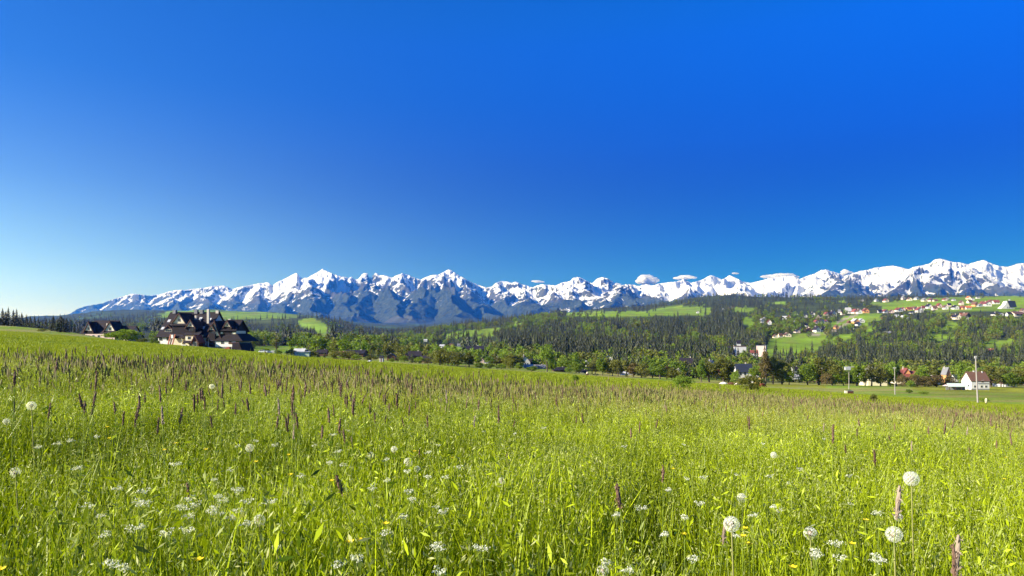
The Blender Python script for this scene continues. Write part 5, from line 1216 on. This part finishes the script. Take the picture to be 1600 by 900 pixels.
# low canopy beside it
c3 = spot(1495, 358); rt = empty('canopy', c3, R(-5)); tag(rt, 'long low canopy with pale greenish roof left of the white house', 'canopy')
rr = B().slab((-5.2, -2, 1.9), (5.2, -2, 1.9), (4.4, 1.3, 3.5), (-4.4, 1.3, 3.5), .15); rr.build('roof', plain('pale_green_sheet', (.50, .58, .50), .5, .1), rt)
for xx in (-4.6, -1.5, 1.5, 4.6): B().box(xx - .1, xx + .1, -1.8, -1.6, -.4, 1.9).build('post', M_wood, rt)
B().box(-4.8, 4.8, 1.1, 1.25, -.4, 2.9).build('back_wall', M_stone, rt)
c4 = spot(1478, 352); rt = empty('parasol', c4); tag(rt, 'small open parasol with white and pink cover beside the long canopy', 'parasol')
v, f = tube_np([0, 0, 0], [0, 0, 2.7], .04, .04, 6); obj('pole', mesh_np('parasol_pole', v, f), rt, M_metal)
cv = [(0, 0, 2.9)] + [(1.7 * math.cos(a * .785), 1.7 * math.sin(a * .785), 2.2) for a in range(8)]; me = bpy.data.meshes.new('parasol_cover'); me.from_pydata(cv, [], [(0, i + 1, (i + 1) % 8 + 1) for i in range(8)])
obj('cover', me, rt, plain('parasol_cloth', (.75, .55, .52), .8, .1))
# green-fronted shed and other small things left of the valley
s5 = spot(469.5, 345); s5.z = ZC + (520 - 557.5) / F * 345; rt = empty('garden_shed', s5, R(4)); tag(rt, 'low flat shed with pale mint front and white left end', 'shed')
B().box(-4.3, 4.3, 0, 3.5, -1, 2.3).build('wall', plain('mint_paint', (.50, .60, .44), .7, .1), rt); B().box(-4.5, -1.6, -.3, 3.4, -1, 2.45).build('end_wall', WM['W'], rt); B().box(-4.7, 4.6, -.45, 3.7, 2.46, 2.62).build('roof', M_metal, rt)
s6 = spot(595.5, 240); s6.z = ZC + (520 - 564.2) / F * 240; rt = empty('hut', s6, R(-10)); tag(rt, 'tiny hut with grey walls and dark cap roof on the pasture edge', 'hut')
B().box(-.6, .6, 0, 1.2, -.3, 1.35).build('wall', WM['G'], rt); b = B(); b.slab((-.95, -.35, 1.3), (.95, -.35, 1.3), (.75, .6, 1.8), (-.75, .6, 1.8), .12); b.slab((-.75, .6, 1.8), (.75, .6, 1.8), (.95, 1.5, 1.3), (-.95, 1.5, 1.3), .12); b.build('roof', RM['D'], rt)
B().box(-.22, .22, -.04, -.01, -.3, .95).build('door', M_wood, rt)
def car_at(p, D, col, lb, rz=0):
    q = spot(p, D); rt = empty('parked_car', q, rz); tag(rt, lb, 'car', 'cars parked beside the large chalet')
    A1 = B(); A1.prism([(-2.1, .35), (2.1, .35), (2.15, .75), (1.5, .9), (.75, 1.0), (.25, 1.42), (-1.3, 1.42), (-1.95, .95), (-2.12, .8)], 'y', -.85, .85); body = A1.build('body', col, rt)
    B().prism([(.62, 1.0), (.2, 1.36), (-1.22, 1.36), (-1.7, 1.0)], 'y', -.87, .87).build('window', M_glass, body)
    for xx in (-1.3, 1.3):
        for yy in (-.82, .82):
            v, f = tube_np([xx, yy - .1, .33], [xx, yy + .1, .33], .33, .33, 12); m = bpy.data.meshes.new('wheel'); bm = bmesh.new(); vs = [bm.verts.new(t) for t in v]
            for t in f: bm.faces.new([vs[i] for i in t])
            bm.faces.new(vs[:12][::-1]); bm.faces.new(vs[12:]); bm.to_mesh(m); bm.free(); obj('wheel', m, rt, RM['D'])
car_at(411.5, 322, plain('car_white', (.75, .75, .75), .3, .05, spec=.5), 'white car parked left of its neighbour beside the large chalet'); car_at(419, 324, plain('car_silver', (.5, .52, .55), .3, .05, spec=.5), 'silver car parked between the white car and the thin pole', .2)
q = spot(423, 326); rt = empty('container', (q.x + 1, q.y, q.z)); tag(rt, 'small white container at the foot of the thin dark pole', 'container'); B().box(-.9, .9, 0, 1.5, -.2, 1.5).build('body', WM['W'], rt); B().box(-.95, .95, -.05, 1.55, 1.5, 1.6).build('lid', M_metal, rt)
q = spot(577.5, 230); bm = bmesh.new(); bmesh.ops.create_icosphere(bm, subdivisions=3, radius=.6); 
for v in bm.verts: v.co = Vector((v.co.x * 1.1, v.co.y * .9, v.co.z * .8)) * (1 + .05 * math.sin(v.co.x * 9 + v.co.z * 7))
me = bpy.data.meshes.new('hay_bale'); bm.to_mesh(me); bm.free(); o = obj('wrapped_bale', me, None, plain('white_wrap', (.8, .8, .78), .4, .08), (q.x, q.y, q.z + .35)); tag(o, 'white wrapped hay bale lying left of the tiny hut', 'hay bale')
# long low fence of dark rails
rt = empty('rail_fence', spot(535, 262)); tag(rt, 'long low dark rail fence on the pasture below the barns', 'fence')
o0 = rt.location.copy(); pf = [spot(p, 262) - o0 for p in np.linspace(509, 562, 10)]
for a, b in zip(pf[:-1], pf[1:]):
    for zz in (.35, .8): v, f = tube_np(a + Vector((0, 0, zz)), b + Vector((0, 0, zz)), .09, .09, 4); obj('rail', mesh_np('rail', v, f), rt, M_wood)
for a in pf: v, f = tube_np(a + Vector((0, 0, -.3)), a + Vector((0, 0, 1.05)), .11, .09, 5); obj('post', mesh_np('post', v, f), rt, M_wood)

# ---- poles
def pole(p, D, ybase, ytop, lb, arm=0.0, r0=.17, mat=None, lean=0.0, drum=False):
    q = spot(p, D); zt_ = ZC + (520 - ytop) / F * D; h_ = zt_ - q.z; rt = empty('power_pole', q); tag(rt, lb, 'pole')
    v, f = tube_np([0, 0, -.3], [lean, 0, h_], r0, r0 * .62, 8); obj('post', mesh_np('pole_post', v, f, True), rt, mat or M_conc)
    if arm:
        a = B().box(lean - arm, lean + arm, -.06, .06, h_ - .35, h_ - .22).build('crossarm', M_metal, rt)
        for xx in (-arm * .85, 0, arm * .85): v, f = tube_np([lean + xx, 0, h_ - .22], [lean + xx, 0, h_ + .08], .05, .04, 6); obj('insulator', mesh_np('insulator', v, f), a, WM['W'])
    if drum:
        B().box(lean - 1.7, lean + .5, -.5, .5, h_ - 1.6, h_ - .5).build('transformer', M_metal, rt); B().box(lean - 2.0, lean + 2.2, -.12, .12, h_ - .45, h_ - .25).build('crossarm', M_metal, rt)
    return Vector((q.x + lean, q.y, q.z + h_))
tp = pole(1528, 122, 631, 557, 'tall concrete power pole standing in the pasture before the white house', .22, .15, lean=-.42)
pole(1398.5, 235, 613, 574, 'thin pale concrete pole in the middle of the right pasture', .5, .16, lean=-.15); pole(1326.5, 285, 604, 572, 'pole carrying a grey transformer at the edge of the tree line', 0, .17, drum=True)
pole(1284, 405, 600, 575, 'slender pole standing close in front of the trees', .4, .12, mat=M_wood); pole(431.5, 322, 553, 519, 'thin dark wooden pole right of the large chalet', .3, .13, mat=M_wood)
# wires
wr = empty('power_line', tp); tag(wr, 'thin wires running from the tall power pole towards the right edge', 'power line')
for tgt in (Vector((tp.x + 60, 150, tp.z + .5)),):
    for off in (-.2, 0, .2):
        a_ = Vector((off, 0, 0)); b_ = tgt - tp + Vector((off, 0, 0)); pr_ = a_; Wv = []; Wf = []
        for k in range(1, 17):
            t = k / 16; q_ = a_.lerp(b_, t) - Vector((0, 0, 0.8 * 4 * t * (1 - t))); v, f = tube_np(pr_, q_, .007, .007, 3); Wf += [tuple(i + len(Wv) for i in z) for z in f.tolist()]; Wv += v.tolist(); pr_ = q_
        obj('wire', mesh_np('wire', Wv, Wf), wr, M_metal)
# hive-like box on the pasture
q = spot(1326.5, 172); rt = empty('trough_box', q, R(-6)); tag(rt, 'long low box with white left end and dark brown side on the pasture', 'box')
B().box(-.45, 1.0, -.3, .5, 0, .72).build('body', M_wood, rt); B().box(-.95, -.45, -.32, .52, 0, .78).build('end_panel', WM['C'], rt); B().box(-.5, 1.05, -.35, .55, .73, .8).build('lid', RM['G'], rt)
q = spot(1541, 112); rt = empty('marker_stump', q); tag(rt, 'pale yellowish stump with dark foot right of the tall power pole', 'stump')
sp = Acc(); g2 = np.random.default_rng(3); spindle(sp, (0, 0, .68), (0.05, 0, 1), .85, .2, 8, seg=7, g=g2, rough=.2); obj('stump_top', sp.mesh('stump_top', True), rt, plain('pale_bark', (.52, .48, .28), .9, .3, 5)); v, f = tube_np([0, 0, -.1], [0, 0, .35], .15, .17, 7); obj('stump_foot', mesh_np('stump_foot', v, f, True), rt, M_bark)
q = spot(917.5, 350); o = B(); rt = empty('hay_rack', q); tag(rt, 'small rack of pale hay on dark legs before the meadow edge', 'hay rack')
hb = Acc(); spindle(hb, (0, 0, 1.2), (0.1, 0, 1), 1.3, .45, 8, seg=6, g=g2, rough=.2); obj('hay', hb.mesh('hay', True), rt, WM['C']); B().box(-.7, .7, -.5, .5, 0, .75).build('stand', M_wood, rt)
q = spot(931, 345); mh = decid(460, 1.4, 4, .02, 700, .12, 16, .5, 3); mh[0].materials.append(M_bark); rt = empty('bush', q); tag(rt, 'flat dark bush lying right of the hay rack', 'bush'); obj('trunk', mh[0], rt); obj('crown', crown_with(mh[1], M_needle2), rt)

# ---- cattle
def cow_mesh():
    bm = bmesh.new(); lay = bm.verts.layers.skin.verify()
    P = {'rump': ((-.95, 0, 1.12), (.27, .30)), 'loin': ((-.5, 0, 1.10), (.36, .40)), 'belly': ((0, 0, 1.0), (.40, .46)), 'chest': ((.5, 0, 1.02), (.34, .42)), 'neck': ((.85, 0, 1.0), (.20, .27)),
         'poll': ((1.2, 0, .72), (.14, .18)), 'face': ((1.42, 0, .42), (.11, .12)), 'muzzle': ((1.52, 0, .2), (.09, .09))}
    for s_, t in ((-1, 'r'), (1, 'l')):
        P['sh' + t] = ((.55, .2 * s_, .75), (.15, .17)); P['kn' + t] = ((.58, .21 * s_, .42), (.075, .085)); P['fo' + t] = ((.56, .21 * s_, .04), (.065, .075))
        P['hp' + t] = ((-.82, .21 * s_, .82), (.17, .22)); P['st' + t] = ((-.66, .22 * s_, .6), (.11, .13)); P['ho' + t] = ((-.92, .22 * s_, .42), (.07, .08)); P['hf' + t] = ((-.88, .22 * s_, .04), (.065, .075))
    P['ta'] = ((-1.2, 0, 1.15), (.05, .05)); P['tb'] = ((-1.25, 0, .6), (.035, .035)); P['tc'] = ((-1.24, 0, .38), (.06, .06))
    vs = {k: bm.verts.new(c) for k, (c, r) in P.items()}
    for k, (c, r) in P.items(): vs[k][lay].radius = r
    for k in ('belly',): vs[k][lay].use_root = True
    E = [('rump', 'loin'), ('loin', 'belly'), ('belly', 'chest'), ('chest', 'neck'), ('neck', 'poll'), ('poll', 'face'), ('face', 'muzzle'), ('rump', 'ta'), ('ta', 'tb'), ('tb', 'tc')]
    for t in 'rl': E += [('chest', 'sh' + t), ('sh' + t, 'kn' + t), ('kn' + t, 'fo' + t), ('rump', 'hp' + t), ('hp' + t, 'st' + t), ('st' + t, 'ho' + t), ('ho' + t, 'hf' + t)]
    for a, b in E: bm.edges.new((vs[a], vs[b]))
    me = bpy.data.meshes.new('cow_skeleton'); bm.to_mesh(me); bm.free()
    tmp = bpy.data.objects.new('cow_tmp', me); COL.objects.link(tmp); tmp.modifiers.new('skin', 'SKIN'); m2 = tmp.modifiers.new('sub', 'SUBSURF'); m2.levels = 1; m2.render_levels = 1
    dg = bpy.context.evaluated_depsgraph_get(); out_me = bpy.data.meshes.new_from_object(tmp.evaluated_get(dg)); bpy.data.objects.remove(tmp)
    for q_ in out_me.polygons: q_.use_smooth = True
    return out_me
def coat(name, base, patch, thr):
    s = N(name, .75, .2); o = s.objc(); f = s.ramp(s.noise(1.3, 2, .4, o), [(thr, 0.0), (thr + .04, 1.0)]); return s.col(s.mix(f, base, patch))
cm = cow_mesh()
for p, D, rz, m_, lb in [(1130, 190, math.pi - .3, coat('coat_white_grey', (.72, .68, .62), (.10, .09, .10), .56), 'white and dark patched cow grazing at the left of the herd'),
        (1142.5, 192, math.pi - .2, coat('coat_brown', (.10, .04, .025), (.14, .06, .035), .5), 'dark brown cow grazing between the two pale ones'),
        (1153, 188, math.pi + .35, coat('coat_cream', (.74, .62, .50), (.22, .12, .08), .64), 'cream white cow with brown patches beside the willow bush'),
        (1191.5, 176, .35, coat('coat_red', (.20, .045, .025), (.25, .06, .03), .5), 'deep reddish brown cow right of the willow bush')]:
    me = cm.copy(); me.name = 'cow_body'; me.materials.clear(); me.materials.append(m_)
    o = obj('cow', me); o.location = spot(p, D); o.rotation_euler = (0, 0, rz); o.scale = (.84,) * 3; tag(o, lb, 'cow', 'cattle grazing on the pasture')
    for s_ in (-1, 1):
        v, f = tube_np([1.18, .1 * s_, .88], [1.16, .32 * s_, .84], .05, .02, 5); e = obj('ear', mesh_np('ear', v, f, True), o, m_)
        v, f = tube_np([1.16, .07 * s_, .9], [1.22, .2 * s_, 1.06], .03, .01, 5); e = obj('horn', mesh_np('horn', v, f, True), o, WM['C'])

# ------------------------------------------------------------------ the woods, kept clear of the houses
HS = np.array(HOUSES); p_, D_, X_, Z_, y_ = p_[keep], D_[keep], X_[keep], Z_[keep], y_[keep]
near_h = in_meadow(p_, y_ - 13000 / D_) & (g_.uniform(0, 1, len(X_)) < .9) | in_meadow(p_, y_ - 24000 / D_) & (g_.uniform(0, 1, len(X_)) < .6)
for hx, hy, hr_ in HS: near_h |= (np.hypot(X_ - hx, D_ - hy) < hr_ + 3)
for hx, hy, hr_ in HS:      # nothing tall directly in front of a house
    if hy < 900 and hr_ < 20:
        near_h |= (np.abs(X_ / D_ - hx / hy) < (hr_ * .7 / hy)) & (D_ < hy) & (D_ > hy - 140) & (g_.uniform(0, 1, len(X_)) < .85); continue
    ang = hx / hy; near_h |= (np.abs(X_ / D_ - ang) < (hr_ * .8 / hy)) & (D_ < hy) & (D_ > hy - 60 - hy * .03)
X_, D_, Z_, p_, y_ = X_[~near_h], D_[~near_h], Z_[~near_h], p_[~near_h], y_[~near_h]
sd = share_dec(p_, y_, D_); isd = g_.uniform(0, 1, len(X_)) < sd
kind_ = np.where(isd, 5 + g_.integers(0, 5, len(X_)), g_.integers(0, 5, len(X_)))
brt = (kind_ == 7) & (g_.uniform(0, 1, len(X_)) < .4); kind_ = np.where(brt, 5, kind_)
hgt = np.where(isd, g_.uniform(.8, 1.5, len(X_)), g_.uniform(.75, 1.5, len(X_))) * np.where(D_ < 700, .8, 1.08); wdt = hgt * g_.uniform(.85, 1.2, len(X_))
order = np.argsort(D_); ind_s = [i for i in order if kind_[i] < 5 and 0 < p_[i] < 1600][:300]; ind_d = [i for i in order if kind_[i] >= 5 and 0 < p_[i] < 1600][:300]
lab_d = {5: 'fresh green', 6: 'dull olive', 7: 'bright yellow green', 8: 'dull olive', 9: 'fresh green'}
def where(p, D):
    Z = [(430, 'right behind the large chalet'), (480, 'behind the mint fronted shed'), (540, 'behind the dark barn with pale end'), (600, 'behind the long brown barn'), (640, 'behind the tiny hut'), (690, 'behind the brown wooden houses'),
         (740, 'behind the bushy clump'), (800, 'behind the small pinkish houses'), (850, 'behind the white gabled house'), (900, 'behind the tall lone tree'), (950, 'behind the low barns'), (1010, 'below the bare sandy slope'), (1060, 'left of the big dark roof'),
         (1110, 'behind the big dark roof'), (1160, 'below the white apartment block'), (1210, 'behind the slate blue roof'), (1260, 'behind the gap in the tree line'), (1320, 'left of the transformer pole'), (1390, 'behind the tall cream house'), (1450, 'behind the long red roof'),
         (1500, 'behind the slender gabled house'), (1550, 'behind the white house'), (9999, 'at the right edge of the valley')]
    return next(t for x, t in Z if p < x) + (', front rank' if D < 620 else ', second rank' if D < 800 else ', back rank')
for i in ind_s + ind_d:
    k = int(kind_[i]); nm = 'spruce_tree' if k < 5 else 'broadleaf_tree'
    o = obj(nm, FM[k]); o.location = (X_[i], D_[i], Z_[i] - .2); o.rotation_euler = (0, 0, g_.uniform(0, 6.28)); o.scale = (wdt[i], wdt[i], hgt[i])
    tag(o, ('tall ' if hgt[i] > 1.15 else 'short ' if hgt[i] < .85 else '') + (('dark spruce' if k < 4 else 'mid green spruce') if k < 5 else lab_d[k] + ' broadleaf tree') + ' ' + where(p_[i], D_[i]), 'tree', 'spruces along the lower woods' if k < 5 else 'broadleaf trees along the lower woods')
rest = np.ones(len(X_), bool); rest[ind_s + ind_d] = False
scatter('woods', np.stack([X_, D_, Z_ - .2], 1)[rest], np.stack([np.zeros(rest.sum()), np.zeros(rest.sum()), g_.uniform(0, 6.28, rest.sum())], 1), np.stack([wdt, wdt, hgt], 1)[rest], kind_[rest], FP, 'mixed dark spruce and light broadleaf woods covering the hillsides')

# ------------------------------------------------------------------ clouds beyond the peaks
M_cloud = N('cloud', 1.0, 0.0); M_cloud.col((.98, .98, .98))
s = M_cloud; lw = s.n('ShaderNodeLayerWeight'); lw.inputs[0].default_value = .5; nz = s.noise(.0028, 8, .7, s.pos())
al = s.math('MULTIPLY_ADD', s.math('SUBTRACT', nz, lw.outputs['Facing']), 3.0, 1.0, clamp=True); al = s.math('MULTIPLY', al, .82)
tr_ = s.n('ShaderNodeBsdfTranslucent'); tr_.inputs[0].default_value = (1, 1, 1, 1); m1_ = s.n('ShaderNodeMixShader'); m1_.inputs[0].default_value = .72; s.l(s.b.outputs[0], m1_.inputs[1]); s.l(tr_.outputs[0], m1_.inputs[2])
tp_ = s.n('ShaderNodeBsdfTransparent'); m2_ = s.n('ShaderNodeMixShader'); s.l(al, m2_.inputs[0]); s.l(tp_.outputs[0], m2_.inputs[1]); s.l(m1_.outputs[0], m2_.inputs[2]); s.l(m2_.outputs[0], s.out.inputs[0])
CL = [(1011,436,30,17,7,'round white cumulus cloud above the snowy ridge'),(1030,445,20,8,4,'thin white cloud low on the ridge right of the round one'),(1073,432,28,8,6,'small flat white cloud right of the round one'),(1147,425,12,4,3,'tiny white cloud wisp over a double peak'),
      (1219,430,54,9,10,'long flat white cloud resting on the ridge'),(1322,424,18,11,5,'ragged white cloud behind the left shoulder of the dark pyramid'),(903,436,20,12,5,'white cloud capping the broad snowy summit'),(950,438,14,6,3,'small white cloud beside the snowy dome'),(965,443,16,6,3,'thin white wisp drifting off the snowy dome'),(836,438,24,5,3,'faint wisp of cloud over the ridge gap')]
for ci, (p, y, w2, h2, n, lb) in enumerate(CL):
    D = 24500; cx_ = (p - 800) / F * D; cz = ZC + (520 - y - 2.5) / F * D; w2 *= .85; h2 *= .9; s_ = D / F; bm = bmesh.new(); g2 = random.Random(ci + 50)
    for i in range(n * 2):
        rr_ = h2 * s_ * g2.uniform(.28, .5); t = g2.uniform(-1, 1); m = Matrix.Translation((t * (w2 / 2 * s_ - rr_ * .6), g2.uniform(-1, 1) * rr_ * 1.5, g2.uniform(-.3, .5) * h2 * s_ * (1 - abs(t)) * .9)) @ Matrix.Diagonal((g2.uniform(1.0, 1.7) * min(2.5, w2 / h2 / 1.6), 1.2, .8, 1))
        bmesh.ops.create_icosphere(bm, subdivisions=4, radius=rr_, matrix=m)
    from mathutils import noise as mn
    for v in bm.verts: v.co += v.co.normalized() * mn.noise(v.co / (h2 * s_ * .22)) * h2 * s_ * .10 + Vector((0, 0, mn.noise(v.co / (h2 * s_ * .5)) * h2 * s_ * .1))
    me = bpy.data.meshes.new('cloud'); bm.to_mesh(me); bm.free()
    for q_ in me.polygons: q_.use_smooth = True
    o = obj('cloud', me, None, s.m, (cx_, D, cz)); tag(o, lb, 'cloud')
# ------------------------------------------------------------------ the air: one box of even haze
def box_mesh(name, x0, x1, y0, y1, z0, z1):
    v = [(x, y, z) for z in (z0, z1) for y in (y0, y1) for x in (x0, x1)]
    f = [(0, 2, 3, 1), (4, 5, 7, 6), (0, 1, 5, 4), (1, 3, 7, 5), (3, 2, 6, 7), (2, 0, 4, 6)]
    return mesh_np(name, v, f)
hz = bpy.data.materials.new('haze_air'); hz.use_nodes = True; t_ = hz.node_tree; t_.nodes.clear()
o_ = t_.nodes.new('ShaderNodeOutputMaterial'); v_ = t_.nodes.new('ShaderNodeVolumePrincipled')
v_.inputs['Color'].default_value = (0.035, 0.24, 1.0, 1); v_.inputs['Absorption Color'].default_value = (1, 1, 1, 1); v_.inputs['Density'].default_value = 3.7e-5; v_.inputs['Anisotropy'].default_value = 0.2
t_.links.new(v_.outputs[0], o_.inputs['Volume'])
zb = float(min(gv[:, 2].min(), hh.min())) - 8; zt = float(hh.max()) + 40
ho = obj('haze', box_mesh('haze', -55000, 55000, -14000, 23000, zb, zt), mats=hz); tag(ho, kind='stuff', label='pale blue haze lying over the whole valley')
